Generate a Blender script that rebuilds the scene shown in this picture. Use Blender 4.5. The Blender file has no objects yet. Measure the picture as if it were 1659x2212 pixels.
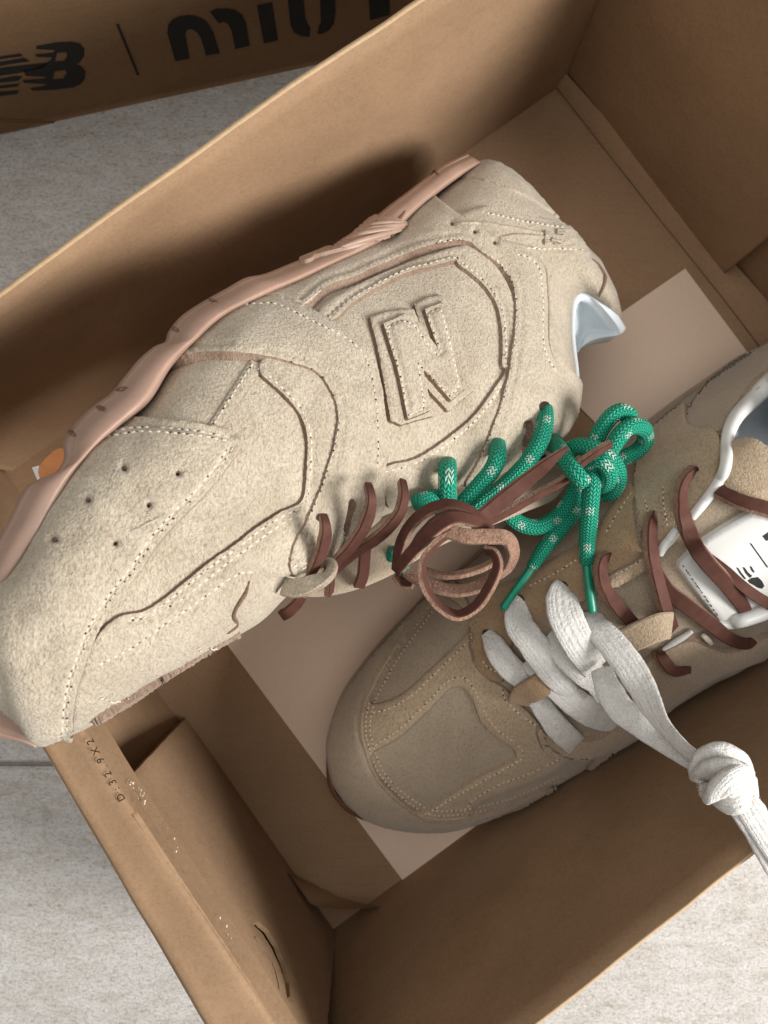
import bpy, bmesh, math, random
import numpy as np
from mathutils import Vector, noise
from mathutils.bvhtree import BVHTree
from mathutils.geometry import delaunay_2d_cdt

random.seed(7)
np.random.seed(7)
scene = bpy.context.scene
COL = scene.collection

# ------------------------------------------------------------------ camera
CAMZ = 0.364                      # the phone looks straight down from 36 cm
F = 1661.0                        # focal length measured on a 1659 x 2212 view
CX, CY = 829.5, 1106.0
camd = bpy.data.cameras.new('camera')
camd.sensor_fit = 'VERTICAL'
camd.sensor_height = 36.0
camd.lens = 36.0 * F / 2212.0
camd.clip_start = 0.01
camd.clip_end = 50
camd.dof.use_dof = True
camd.dof.focus_distance = 0.235
camd.dof.aperture_fstop = 20.0
cam = bpy.data.objects.new('camera', camd)
cam.location = (0, 0, CAMZ)
COL.objects.link(cam)
scene.camera = cam

# ------------------------------------------------------------------ light
world = bpy.data.worlds.new('World')
scene.world = world
world.use_nodes = True
bg = world.node_tree.nodes['Background']
bg.inputs[0].default_value = (1.0, 0.985, 0.965, 1)
bg.inputs[1].default_value = 0.25

def area(name, loc, target, sx, sy, power, col):
    d = bpy.data.lights.new(name, 'AREA')
    d.shape = 'RECTANGLE'; d.size = sx; d.size_y = sy
    d.energy = power; d.color = col
    o = bpy.data.objects.new(name, d)
    o.location = loc
    o.rotation_euler = (Vector(target) - Vector(loc)).to_track_quat('-Z', 'Y').to_euler()
    COL.objects.link(o)
    return o
area('window_light', (1.21, -0.40, 0.80), (0.02, 0.0, 0.08), 0.48, 0.62, 32.0, (1.0, 0.98, 0.96))
area('ceiling_bounce', (-0.25, 0.3, 2.1), (0.0, 0.0, 0.0), 1.9, 1.9, 16.0, (1.0, 0.975, 0.945))

scene.view_settings.view_transform = 'Standard'
scene.view_settings.look = 'None'
scene.view_settings.exposure = 0.18
scene.view_settings.gamma = 1.0
scene.render.film_transparent = False

# ------------------------------------------------------------------ measured points
def U(px, py, z):
    k = (CAMZ - z) / F
    return Vector(((px - CX) * k, -(py - CY) * k, z))
def mapper(ox, oy, k):
    def f(*pts):
        return [(ox + k * p[0], oy + k * p[1]) + tuple(p[2:]) for p in pts]
    return f
Z1 = mapper(0, 0, .5); Z2 = mapper(829.5, 0, .5); Z3 = mapper(0, 737.4, .5); Z4 = mapper(829.5, 737.4, .5)
Z5 = mapper(0, 1474.7, .5); Z6 = mapper(829.5, 1474.7, .5)
ZB = mapper(603.5, 822.9, .3307); R2 = mapper(1042.3, 822.9, .3717); R3 = mapper(932.6, 1206.9, .4378)
R4 = mapper(274.3, 329.2, .496); H1 = mapper(932.6, 301.7, .2645); T2 = mapper(1289.2, 1042.3, .2229)
L3 = mapper(0, 1261.8, .2976); Q4 = mapper(658.3, 1316.6, .4299)
D0 = lambda *p: list(p)

# ------------------------------------------------------------------ curve helpers
def catmull(pts, n, closed=False):
    P = np.array(pts, float)
    if closed:
        P = np.vstack([P[-1], P, P[0], P[1]])
    else:
        P = np.vstack([2 * P[0] - P[1], P, 2 * P[-1] - P[-2]])
    out = []
    m = len(P) - 3
    per = max(4, int(n / m) + 2)
    for i in range(m):
        a, b, c, d = P[i], P[i + 1], P[i + 2], P[i + 3]
        t = np.linspace(0, 1, per, endpoint=False)[:, None]
        out.append(0.5 * ((2 * b) + (c - a) * t + (2 * a - 5 * b + 4 * c - d) * t ** 2 + (3 * b - a - 3 * c + d) * t ** 3))
    out = np.vstack(out + ([] if closed else [P[-2][None]]))
    return out
def resample(P, n=None, step=None, closed=False, dims=None):
    P = np.array(P, float)
    if closed: P = np.vstack([P, P[0]])
    q = P if dims is None else P[:, :dims]
    L = np.concatenate([[0], np.cumsum(np.linalg.norm(np.diff(q, axis=0), axis=1))])
    if n is None: n = max(3, int(L[-1] / step) + 1)
    t = np.linspace(0, L[-1], n + (1 if closed else 0))
    if closed: t = t[:-1]
    return np.stack([np.interp(t, L, P[:, k]) for k in range(P.shape[1])], 1)
def smooth(pts, step=4.0, closed=False):
    return resample(catmull(pts, 40 * len(pts), closed), step=step, closed=closed, dims=2)
def straight(pts, step=4.0, closed=False):
    """polyline resampled but with its corners kept"""
    P = [np.array(p, float) for p in pts]
    out = []
    m = len(P) if closed else len(P) - 1
    for i in range(m):
        a, b = P[i], P[(i + 1) % len(P)]
        k = max(1, int(np.linalg.norm(b - a) / step))
        for j in range(k): out.append(a + (b - a) * j / k)
    if not closed: out.append(P[-1])
    return np.array(out)
def inside(pts, poly):
    pts = np.asarray(pts, float); poly = np.asarray(poly, float)
    x, y = pts[:, 0], pts[:, 1]
    r = np.zeros(len(pts), bool)
    x1, y1 = poly[-1]
    for x2, y2 in poly:
        c = ((y1 > y) != (y2 > y))
        with np.errstate(divide='ignore', invalid='ignore'):
            xi = (x2 - x1) * (y - y1) / (y2 - y1 + 1e-12) + x1
        r ^= c & (x < xi)
        x1, y1 = x2, y2
    return r
def dist(pts, line):
    """distance of points to a densely sampled line"""
    pts = np.asarray(pts, float); line = np.asarray(line, float)[:, :2]
    d = np.full(len(pts), 1e9)
    a, b = line[:-1], line[1:]
    if len(a) == 0: return np.linalg.norm(pts - line[0], axis=1)
    ab = b - a; l2 = (ab ** 2).sum(1) + 1e-12
    for i in range(0, len(pts), 2000):
        p = pts[i:i + 2000, None, :]
        t = np.clip(((p - a) * ab).sum(2) / l2, 0, 1)
        q = a + ab * t[..., None]
        d[i:i + 2000] = np.sqrt(((p - q) ** 2).sum(2)).min(1)
    return d
def offset(line, d):
    """shift a polyline sideways by d (positive = to the right of travel in the picture's y-down frame)"""
    L = np.asarray(line, float)[:, :2]
    t = np.gradient(L, axis=0)
    t /= (np.linalg.norm(t, axis=1)[:, None] + 1e-9)
    n = np.stack([-t[:, 1], t[:, 0]], 1)
    return L + n * d

# ------------------------------------------------------------------ object helpers
def thing(name, label, cat, loc, group=None):
    o = bpy.data.objects.new(name, None)
    o.empty_display_size = 0.02
    o.location = loc
    COL.objects.link(o)
    o['label'] = label; o['category'] = cat
    if group: o['group'] = group
    return o
def origin(o):
    v = Vector((0, 0, 0))
    while o is not None:
        v += o.location; o = o.parent
    return v
def mesh_obj(name, verts, faces, mats, parent=None, smooth_=True, midx=None, uvs=None, loc=None, **props):
    if loc is None:
        loc = origin(parent) if parent is not None else Vector((0, 0, 0))
        own = Vector((0, 0, 0))
    else:
        loc = Vector(loc); own = loc - (origin(parent) if parent is not None else Vector((0, 0, 0)))
    me = bpy.data.meshes.new(name)
    me.from_pydata([tuple(Vector(v) - loc) for v in verts], [], [tuple(f) for f in faces])
    if not isinstance(mats, (list, tuple)): mats = [mats]
    for m in mats: me.materials.append(m)
    if midx is not None: me.polygons.foreach_set('material_index', list(midx))
    me.polygons.foreach_set('use_smooth', [bool(smooth_)] * len(me.polygons))
    if uvs is not None:
        uvl = me.uv_layers.new(name='UVMap')
        co = []
        for poly in me.polygons:
            for li in poly.loop_indices: co.extend(uvs[me.loops[li].vertex_index])
        uvl.data.foreach_set('uv', co)
    me.update()
    o = bpy.data.objects.new(name, me)
    o.location = own
    if parent is not None: o.parent = parent
    COL.objects.link(o)
    for k, v in props.items(): o[k] = v
    return o
def bvh_of(verts, faces):
    return BVHTree.FromPolygons([tuple(v) for v in verts], [tuple(f) for f in faces])
CAMV = Vector((0, 0, CAMZ))
def cast(bvhs, px, py, guess=0.1):
    d = (U(px, py, 0.0) - CAMV).normalized()
    best = None
    for b in bvhs:
        h = b.ray_cast(CAMV, d)
        if h[0] is not None and (best is None or h[3] < best[3]): best = h
    if best is not None:
        n = best[1]
        if n.dot(d) > 0: n = -n
        return best[0], n
    q = U(px, py, guess)
    for b in bvhs:
        h = b.find_nearest(q)
        if h[0] is not None and (best is None or h[3] < best[3]): best = h
    n = best[1]
    if n.z < 0: n = -n
    return best[0], n

# ------------------------------------------------------------------ materials
def new_mat(name):
    m = bpy.data.materials.new(name); m.use_nodes = True
    nt = m.node_tree
    b = nt.nodes['Principled BSDF']
    return m, nt, b
def N(nt, t, **kw):
    n = nt.nodes.new(t)
    for k, v in kw.items():
        if k in n.inputs: n.inputs[k].default_value = v
        else: setattr(n, k, v)
    return n
def coords(nt, scale=(1, 1, 1), rot=(0, 0, 0), kind='Object'):
    tc = nt.nodes.new('ShaderNodeTexCoord')
    mp = nt.nodes.new('ShaderNodeMapping')
    mp.inputs['Scale'].default_value = scale; mp.inputs['Rotation'].default_value = rot
    nt.links.new(tc.outputs[kind], mp.inputs[0])
    return mp.outputs[0]
def noise_n(nt, vec, scale, detail=3, rough=0.6, dist_=0.0):
    n = N(nt, 'ShaderNodeTexNoise', Scale=scale, Detail=detail, Roughness=rough, Distortion=dist_)
    nt.links.new(vec, n.inputs['Vector'])
    return n.outputs['Fac']
def ramp(nt, fac, stops):
    r = nt.nodes.new('ShaderNodeValToRGB')
    e = r.color_ramp.elements
    while len(e) < len(stops): e.new(0.5)
    for el, (p, c) in zip(e, stops):
        el.position = p; el.color = (*c, 1) if len(c) == 3 else c
    nt.links.new(fac, r.inputs[0])
    return r.outputs[0]
def mixc(nt, a, b, fac, mode='MIX'):
    m = nt.nodes.new('ShaderNodeMix'); m.data_type = 'RGBA'; m.blend_type = mode
    for s, v in ((6, a), (7, b), (0, fac)):
        if isinstance(v, (int, float)): m.inputs[s].default_value = v
        elif isinstance(v, tuple): m.inputs[s].default_value = (*v, 1)
        else: nt.links.new(v, m.inputs[s])
    return m.outputs[2]
def bump(nt, height, strength, distance, normal=None):
    b = N(nt, 'ShaderNodeBump', Strength=strength, Distance=distance)
    nt.links.new(height, b.inputs['Height'])
    if normal is not None: nt.links.new(normal, b.inputs['Normal'])
    return b.outputs[0]

def suede(name, lo, hi, grain=1500, bs=0.55, sheen=0.25):
    m, nt, b = new_mat(name)
    v = coords(nt)
    g = noise_n(nt, coords(nt, (1, 0.55, 1), (0, 0, 0.62)), grain, 3, 0.65, 0.5)
    g2 = noise_n(nt, v, grain * 0.42, 3, 0.6, 1.2)
    p = noise_n(nt, v, 34, 6, 0.68, 1.0)
    c1 = ramp(nt, p, [(0.3, lo), (0.7, hi)])
    c2 = ramp(nt, g, [(0.34, (0.66, 0.61, 0.55)), (0.5, (1, 1, 1)), (0.68, (1.18, 1.18, 1.16))])
    col = mixc(nt, c1, c2, 0.8, 'MULTIPLY')
    nt.links.new(col, b.inputs['Base Color'])
    b.inputs['Roughness'].default_value = 0.95
    b.inputs['Specular IOR Level'].default_value = 0.12
    b.inputs['Sheen Weight'].default_value = sheen
    b.inputs['Sheen Roughness'].default_value = 0.6
    n1 = bump(nt, g2, bs, 0.0011)
    n2 = bump(nt, g, bs, 0.0007, n1)
    nt.links.new(n2, b.inputs['Normal'])
    return m
SUEDE = suede('pale_suede', (0.40, 0.332, 0.242), (0.555, 0.482, 0.372), 1600, 0.66)
SUEDE_SMOOTH = suede('brushed_suede', (0.315, 0.25, 0.18), (0.385, 0.312, 0.23), 2400, 0.2)
SUEDE_TAN = suede('tan_suede', (0.365, 0.275, 0.18), (0.445, 0.345, 0.235), 1700, 0.45)
SUEDE_DARK = suede('tan_brown_suede', (0.30, 0.20, 0.115), (0.38, 0.26, 0.155), 2000, 0.4)
RAW = suede('raw_leather_edge', (0.15, 0.085, 0.055), (0.26, 0.165, 0.115), 1800, 0.6, 0.1)
RAWMID = suede('cut_suede_edge', (0.21, 0.135, 0.095), (0.35, 0.255, 0.19), 1800, 0.6, 0.1)
RAWLIGHT = suede('raw_suede_edge', (0.27, 0.19, 0.135), (0.40, 0.31, 0.23), 1800, 0.6, 0.1)

def cardboard(name, a, b_, dirt=0.5):
    m, nt, b = new_mat(name)
    v = coords(nt)
    fib = noise_n(nt, coords(nt, (1, 1, 1), (0.3, 0.2, 0.6)), 900, 4, 0.7, 0.8)
    big = noise_n(nt, v, 18, 4, 0.6)
    vv = nt.nodes.new('ShaderNodeTexVoronoi'); vv.inputs['Scale'].default_value = 420
    nt.links.new(v, vv.inputs['Vector'])
    c = ramp(nt, big, [(0.3, a), (0.7, b_)])
    c = mixc(nt, c, ramp(nt, fib, [(0.32, (0.74, 0.7, 0.66)), (0.5, (1, 1, 1)), (0.7, (1.14, 1.14, 1.13))]), dirt, 'MULTIPLY')
    sp = ramp(nt, vv.outputs['Distance'], [(0.03, (0.55, 0.48, 0.4)), (0.09, (1, 1, 1))])
    c = mixc(nt, c, sp, 0.35, 'MULTIPLY')
    nt.links.new(c, b.inputs['Base Color'])
    b.inputs['Roughness'].default_value = 0.85
    b.inputs['Specular IOR Level'].default_value = 0.2
    stk = noise_n(nt, coords(nt, (4, 55, 30), (0, 0, 0.61)), 9, 4, 0.6, 0.4)
    c = mixc(nt, c, ramp(nt, stk, [(0.34, (0.80, 0.76, 0.71)), (0.46, (1, 1, 1)), (0.62, (1, 1, 1)), (0.74, (1.12, 1.12, 1.12))]), 0.22, 'MULTIPLY')
    nt.links.new(c, b.inputs['Base Color'])
    n1 = bump(nt, fib, 0.18, 0.0004)
    n1 = bump(nt, stk, 0.16, 0.0012, n1)
    n2 = bump(nt, noise_n(nt, v, 45, 3), 0.25, 0.002, n1)
    nt.links.new(n2, b.inputs['Normal'])
    return m
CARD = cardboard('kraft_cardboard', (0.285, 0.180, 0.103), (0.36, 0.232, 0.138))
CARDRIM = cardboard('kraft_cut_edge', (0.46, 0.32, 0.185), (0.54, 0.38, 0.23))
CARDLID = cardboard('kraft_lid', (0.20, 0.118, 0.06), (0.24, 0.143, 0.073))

def plain(name, col, rough=0.6, spec=0.4, var=0.12, scale=300, bs=0.15, bd=0.0005, sss=0.0):
    m, nt, b = new_mat(name)
    v = coords(nt)
    n = noise_n(nt, v, scale, 4, 0.6)
    lo = tuple(c * (1 - var) for c in col); hi = tuple(min(1, c * (1 + var)) for c in col)
    nt.links.new(ramp(nt, n, [(0.3, lo), (0.7, hi)]), b.inputs['Base Color'])
    b.inputs['Roughness'].default_value = rough
    b.inputs['Specular IOR Level'].default_value = spec
    if bs: nt.links.new(bump(nt, n, bs, bd), b.inputs['Normal'])
    if sss:
        b.inputs['Subsurface Weight'].default_value = sss
        b.inputs['Subsurface Radius'].default_value = (1.0, 0.45, 0.3)
        b.inputs['Subsurface Scale'].default_value = 0.004
    return m
PAPER = plain('blush_card', (0.80, 0.625, 0.49), 0.8, 0.2, 0.02, 500, 0.05)
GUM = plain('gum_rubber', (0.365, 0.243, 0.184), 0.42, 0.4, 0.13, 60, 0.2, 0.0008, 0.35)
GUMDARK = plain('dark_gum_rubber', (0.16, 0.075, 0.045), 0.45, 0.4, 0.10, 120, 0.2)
ORANGE = plain('orange_rubber', (0.55, 0.20, 0.05), 0.5, 0.4, 0.08)
VINYL = plain('white_vinyl', (0.66, 0.66, 0.63), 0.42, 0.4, 0.02, 150, 0.08)
LINING = plain('pale_blue_lining', (0.74, 0.79, 0.82), 0.75, 0.2, 0.03, 900, 0.12, 0.0003)
GREYLINING = plain('grey_lining', (0.38, 0.41, 0.44), 0.8, 0.2, 0.05, 900, 0.15)
THREAD = plain('cream_thread', (0.64, 0.57, 0.46), 0.8, 0.2, 0.08, 900, 0.1)
THREAD2 = plain('tan_thread', (0.60, 0.48, 0.34), 0.8, 0.2, 0.08, 900, 0.1)
BLACK = plain('black_print', (0.018, 0.016, 0.014), 0.7, 0.25, 0.2, 500, 0.05)
HOLE = plain('hole_dark', (0.03, 0.02, 0.014), 0.9, 0.1)  # near-black colour standing in for the shade inside holes
AGLET = plain('green_film', (0.0, 0.20, 0.115), 0.35, 0.5, 0.15, 200, 0.05)
TORN = plain('torn_paper', (0.62, 0.55, 0.45), 0.9, 0.1, 0.2, 900, 0.4)
LEATHER = plain('brown_leather', (0.095, 0.039, 0.028), 0.75, 0.18, 0.18, 260, 0.12, 0.0005)
FLESH = suede('leather_flesh_side', (0.17, 0.088, 0.058), (0.42, 0.26, 0.18), 1300, 0.8, 0.1)

def cotton():
    m, nt, b = new_mat('white_cotton')
    v = coords(nt)
    tc = nt.nodes.new('ShaderNodeTexCoord')
    sep = nt.nodes.new('ShaderNodeSeparateXYZ'); nt.links.new(tc.outputs['UV'], sep.inputs[0])
    def m_(op, a_, b_=None):
        n = nt.nodes.new('ShaderNodeMath'); n.operation = op
        for i, q in enumerate((a_, b_)):
            if q is None: continue
            if isinstance(q, (int, float)): n.inputs[i].default_value = q
            else: nt.links.new(q, n.inputs[i])
        return n.outputs[0]
    ua = m_('MULTIPLY', sep.outputs[0], 2 * math.pi * 40); va = m_('MULTIPLY', sep.outputs[1], 2 * math.pi * 15)
    weave = m_('ADD', m_('MULTIPLY', m_('SINE', m_('ADD', va, m_('MULTIPLY', m_('SINE', ua), 1.3))), 0.5), 0.5)
    g = noise_n(nt, v, 1400, 3, 0.6)
    c = ramp(nt, g, [(0.3, (0.68, 0.66, 0.62)), (0.7, (0.84, 0.825, 0.79))])
    nt.links.new(c, b.inputs['Base Color'])
    b.inputs['Roughness'].default_value = 0.95; b.inputs['Specular IOR Level'].default_value = 0.1
    b.inputs['Sheen Weight'].default_value = 0.2
    c = mixc(nt, c, ramp(nt, weave, [(0.1, (0.80, 0.79, 0.77)), (0.6, (1.0, 1.0, 1.0))]), 0.5, 'MULTIPLY')
    c = mixc(nt, c, ramp(nt, noise_n(nt, v, 160, 4, 0.6), [(0.3, (0.86, 0.85, 0.83)), (0.6, (1, 1, 1))]), 0.7, 'MULTIPLY')
    nt.links.new(c, b.inputs['Base Color'])
    n1 = bump(nt, weave, 0.3, 0.0004)
    rib = m_('SINE', m_('MULTIPLY', sep.outputs[0], 2 * math.pi * 22))
    n1 = bump(nt, rib, 0.22, 0.0005, n1)
    n1 = bump(nt, noise_n(nt, v, 500, 3, 0.6), 0.5, 0.0012, n1)
    n2 = bump(nt, g, 0.6, 0.0008, n1)
    nt.links.new(n2, b.inputs['Normal'])
    return m
COTTON = cotton()

def rope():
    """braided cord: v runs along the cord in rope diameters, u round it"""
    m, nt, b = new_mat('green_braid')
    tc = nt.nodes.new('ShaderNodeTexCoord')
    sep = nt.nodes.new('ShaderNodeSeparateXYZ'); nt.links.new(tc.outputs['UV'], sep.inputs[0])
    def math_(op, a, c=None):
        n = nt.nodes.new('ShaderNodeMath'); n.operation = op
        for i, s in enumerate((a, c)):
            if s is None: continue
            if isinstance(s, (int, float)): n.inputs[i].default_value = s
            else: nt.links.new(s, n.inputs[i])
        return n.outputs[0]
    u, v = sep.outputs[0], sep.outputs[1]
    tri = math_('PINGPONG', math_('MULTIPLY', u, 10.0), 0.5)           # herringbone zigzag
    ph = math_('ADD', math_('MULTIPLY', v, 5.0), math_('MULTIPLY', tri, 1.6))
    yarn = math_('ABSOLUTE', math_('SINE', math_('MULTIPLY', ph, math.pi)))
    col = math_('ABSOLUTE', math_('SINE', math_('MULTIPLY', math_('MULTIPLY', u, 16.0), math.pi)))
    h = math_('MULTIPLY', yarn, math_('ADD', math_('MULTIPLY', col, 0.6), 0.4))
    base = ramp(nt, h, [(0.0, (0.0, 0.10, 0.06)), (0.45, (0.006, 0.31, 0.185)), (1.0, (0.025, 0.43, 0.27))])
    # pale flecks: pairs of picks at intervals along the cord
    fl = math_('MULTIPLY', math_('LESS_THAN', math_('FRACT', math_('ADD', math_('MULTIPLY', v, 0.42), math_('MULTIPLY', math_('FLOOR', math_('MULTIPLY', u, 4.0)), 0.37))), 0.2),
               math_('GREATER_THAN', h, 0.42))
    fl = math_('MULTIPLY', fl, math_('LESS_THAN', math_('FRACT', math_('MULTIPLY', u, 4.0)), 0.6))
    c = mixc(nt, base, (0.50, 0.66, 0.55), math_('MULTIPLY', fl, 0.8))
    nt.links.new(c, b.inputs['Base Color'])
    b.inputs['Roughness'].default_value = 0.55; b.inputs['Specular IOR Level'].default_value = 0.35
    nt.links.new(bump(nt, h, 0.9, 0.0007), b.inputs['Normal'])
    return m
ROPE = rope()

def tile_mat():
    m, nt, b = new_mat('concrete_look_tile')
    v = coords(nt)
    st = noise_n(nt, coords(nt, (1, 2.6, 1)), 55, 8, 0.75, 0.8)
    fine = noise_n(nt, coords(nt, (1, 2.0, 1)), 420, 4, 0.7, 0.5)
    sp = noise_n(nt, v, 900, 3, 0.7)
    c = ramp(nt, st, [(0.28, (0.38, 0.345, 0.305)), (0.42, (0.48, 0.45, 0.41)), (0.55, (0.545, 0.525, 0.495)), (0.72, (0.60, 0.588, 0.57))])
    c = mixc(nt, c, ramp(nt, fine, [(0.35, (0.60, 0.57, 0.55)), (0.5, (1, 1, 1)), (0.7, (1.1, 1.1, 1.1))]), 0.75, 'MULTIPLY')
    c = mixc(nt, c, ramp(nt, sp, [(0.36, (0.66, 0.65, 0.64)), (0.5, (1.0, 1.0, 1.0)), (0.66, (1.10, 1.10, 1.10))]), 0.55, 'MULTIPLY')
    nt.links.new(c, b.inputs['Base Color'])
    b.inputs['Roughness'].default_value = 0.6; b.inputs['Specular IOR Level'].default_value = 0.3
    n1 = bump(nt, fine, 0.5, 0.001)
    n1 = bump(nt, sp, 0.5, 0.0007, n1)
    nt.links.new(n1, b.inputs['Normal'])
    return m
TILE = tile_mat()
GROUT = plain('dark_grout', (0.26, 0.23, 0.21), 0.9, 0.1)

# ------------------------------------------------------------------ the floor
def slab(name, x0, x1, y0, y1, z0, z1, mat, parent, bev=0.001):
    vs, fs = [], []
    for (z, e) in ((z0, 0), (z1 - bev, 0), (z1, bev)):
        vs += [(x0 + e, y0 + e, z), (x1 - e, y0 + e, z), (x1 - e, y1 - e, z), (x0 + e, y1 - e, z)]
    fs.append((3, 2, 1, 0)); fs.append((8, 9, 10, 11))
    for r in (0, 4):
        for k in range(4): fs.append((r + k, r + (k + 1) % 4, r + 4 + (k + 1) % 4, r + 4 + k))
    return mesh_obj(name, vs, fs, mat, parent, False, loc=((x0 + x1) / 2, (y0 + y1) / 2, z1))
fl = mesh_obj('floor', [(-3, -3, -0.003), (3, -3, -0.003), (3, 3, -0.003), (-3, 3, -0.003)], [(0, 1, 2, 3)], GROUT, kind='structure')
seam = -(1652 - CY) / F * CAMZ
slab('tile', -1.2, 1.2, seam + 0.0011, seam + 0.6, -0.012, 0.0, TILE, fl, 0.0012)
slab('tile', -1.2, 1.2, seam - 0.6, seam - 0.0011, -0.012, 0.0, TILE, fl, 0.0012)

# ------------------------------------------------------------------ the open box
FZ, RZ = 0.004, 0.138
A, B, C_, D_ = (1219, 162), (18, 1006), (721, 2016), (1960, 1105)
ctr = (U(*A, 0) + U(*B, 0) + U(*C_, 0) + U(*D_, 0)) / 4
box = thing('open_shoebox', 'open brown kraft shoebox without its lid, holding both sneakers on the tiled floor', 'shoebox', (ctr.x, ctr.y, 0))

def sheet_wall(name, low, high, zl, zh, thick, parent, mat, rows=14, n=90, wav=0.0006, rim=None, bulge=0.0, flip=1):
    """a board standing between a foot line and a rim line (both measured), given thickness away from the box"""
    lo = [U(p[0], p[1], zl) for p in resample(straight(low, 8), n)]
    hi = [U(p[0], p[1], zh) for p in resample(straight(high, 8), n)]
    vs, fs, mi = [], [], []
    for side in (0, 1):
        for r in range(rows + 1):
            t = r / rows
            for i in range(n):
                p = lo[i].lerp(hi[i], t)
                i0, i1 = max(0, i - 1), min(n - 1, i + 1)
                tan = lo[i1].lerp(hi[i1], t) - lo[i0].lerp(hi[i0], t)
                up = hi[i] - lo[i]
                nn = tan.cross(up).normalized() * flip
                w = noise.noise(p * 22) * wav * 4 * math.sin(math.pi * min(1, t * 1.1)) - bulge * math.sin(math.pi * t)
                off = thick if side else 0.0
                edge = 0.0
                if r == rows: edge = thick * 0.22 * (1 if not side else -1)
                vs.append(p + nn * (w + off + edge) + Vector((0, 0, noise.noise(p * 60) * 0.0005 * (t > .99))))
    S = (rows + 1) * n
    for r in range(rows):
        for i in range(n - 1):
            a = r * n + i
            f = (a, a + 1, a + n + 1, a + n)
            fs.append(f if flip < 0 else f[::-1]); mi.append(0)
            g = tuple(x + S for x in f)
            fs.append(g[::-1] if flip < 0 else g); mi.append(0)
    for i in range(n - 1):
        a = rows * n + i
        fs.append((a, a + 1, a + 1 + S, a + S)); mi.append(1)
    for i in (0, n - 1):
        for r in range(rows):
            a = r * n + i
            fs.append((a, a + n, a + n + S, a + S)); mi.append(0)
    return mesh_obj(name, vs, fs, [mat, rim or CARDRIM], parent, True, mi)

def flat_poly(name, pts, z, thick, mat, parent, holes=(), step=30, wav=0.0):
    ring = straight(pts, step, True)
    rings = [ring] + [straight(h, step, True) for h in holes]
    v2, ed = [], []
    for r in rings:
        b0 = len(v2)
        v2 += [Vector((p[0], p[1])) for p in r]
        ed += [(b0 + i, b0 + (i + 1) % len(r)) for i in range(len(r))]
    nb = len(v2)
    ov, oe, of, *_ = delaunay_2d_cdt(v2, ed, [], 0, 1e-4)
    P = np.array([[v.x, v.y] for v in ov])
    cen = np.array([P[list(f)].mean(0) for f in of])
    ok = inside(cen, ring)
    for h in rings[1:]: ok &= ~inside(cen, h)
    fs = [f for f, k in zip(of, ok) if k]
    top = [U(p[0], p[1], z) for p in P]
    n = len(top)
    vs = top + [v - Vector((0, 0, thick)) for v in top]
    F2 = [tuple(f) for f in fs] + [tuple(x + n for x in reversed(f)) for f in fs]
    cnt = {}
    for f in fs:
        for i in range(len(f)):
            e = (f[i], f[(i + 1) % len(f)]); cnt[e] = 1
    for (a, b_) in list(cnt):
        if (b_, a) not in cnt: F2.append((a, a + n, b_ + n, b_))
    return mesh_obj(name, vs, F2, mat, parent, False)

flat_poly('bottom_panel', [(A[0] + 20, A[1] - 16), (B[0] - 16, B[1] + 8), (C_[0] - 8, C_[1] + 16), (D_[0] + 20, D_[1] + 6)], FZ, 0.003, CARD, box)
AB_rim = [(1457, -405), (1200, -215), (1000, -75), (870, 12), (830, 40), (625, 172), (350, 370), (150, 510), (0, 622), (-473, 955)]
CD_rim = [(655, 2565), (1174, 2210), (1629, 1848), (2640, 1090)]
sheet_wall('long_side_wall', [A, B], AB_rim, FZ, RZ, 0.003, box, CARD, flip=-1, bulge=0.001)
sheet_wall('long_side_wall', [C_, D_], CD_rim, FZ, RZ, 0.0016, box, CARD, flip=-1)
AD_rim = [(1457, -405), (2640, 1090)]
# far end wall: an outer board and, in front of it, an inner board that is cut away towards D
out_low = [(p[0] + 30, p[1] - 22) for p in (A, D_)]
sheet_wall('end_wall', out_low, [(1500, -437), (2690, 1065)], FZ, RZ, 0.003, box, CARD, flip=1)
nt_lo = Z2((1460, 1085))[0]
k = (nt_lo[0] - A[0]) / (D_[0] - A[0])
nt_lo = (A[0] + k * (D_[0] - A[0]), A[1] + k * (D_[1] - A[1]))
nt_hi = (1457 + (k - .02) * (2640 - 1457), -405 + (k - .02) * (1090 + 405))
sheet_wall('inner_end_panel', [A, nt_lo], [(1457, -405), nt_hi], FZ + .0005, RZ, 0.0016, box, CARD, flip=1)
# the folded ledge along the foot of that wall
def strip(name, a, b, mat, parent, n=40, wav=0.0004):
    """a bent strip between two measured lines (px,py,z)"""
    a = resample(straight(a, 10), n); b = resample(straight(b, 10), n)
    vs, fs = [], []
    for i in range(n):
        p, q = U(*a[i]), U(*b[i])
        m = p.lerp(q, 0.5) + Vector((0, 0, 0.0015))
        for s, v in enumerate((p, m, q)): vs.append(v + Vector((0, 0, noise.noise(v * 80) * wav)))
    for i in range(n - 1):
        for s in range(2):
            fs.append((i * 3 + s, i * 3 + s + 1, i * 3 + s + 4, i * 3 + s + 3))
    o = mesh_obj(name, vs, fs, mat, parent, True)
    return o
strip('folded_ledge', [(1222, 158, .012), (1650, 640, .012), (1960, 1060, .012)], [(1196, 180, .0055), (1400, 440, .0055), (1560, 640, .0055), (1925, 1120, .0055)], CARD, box)

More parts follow.
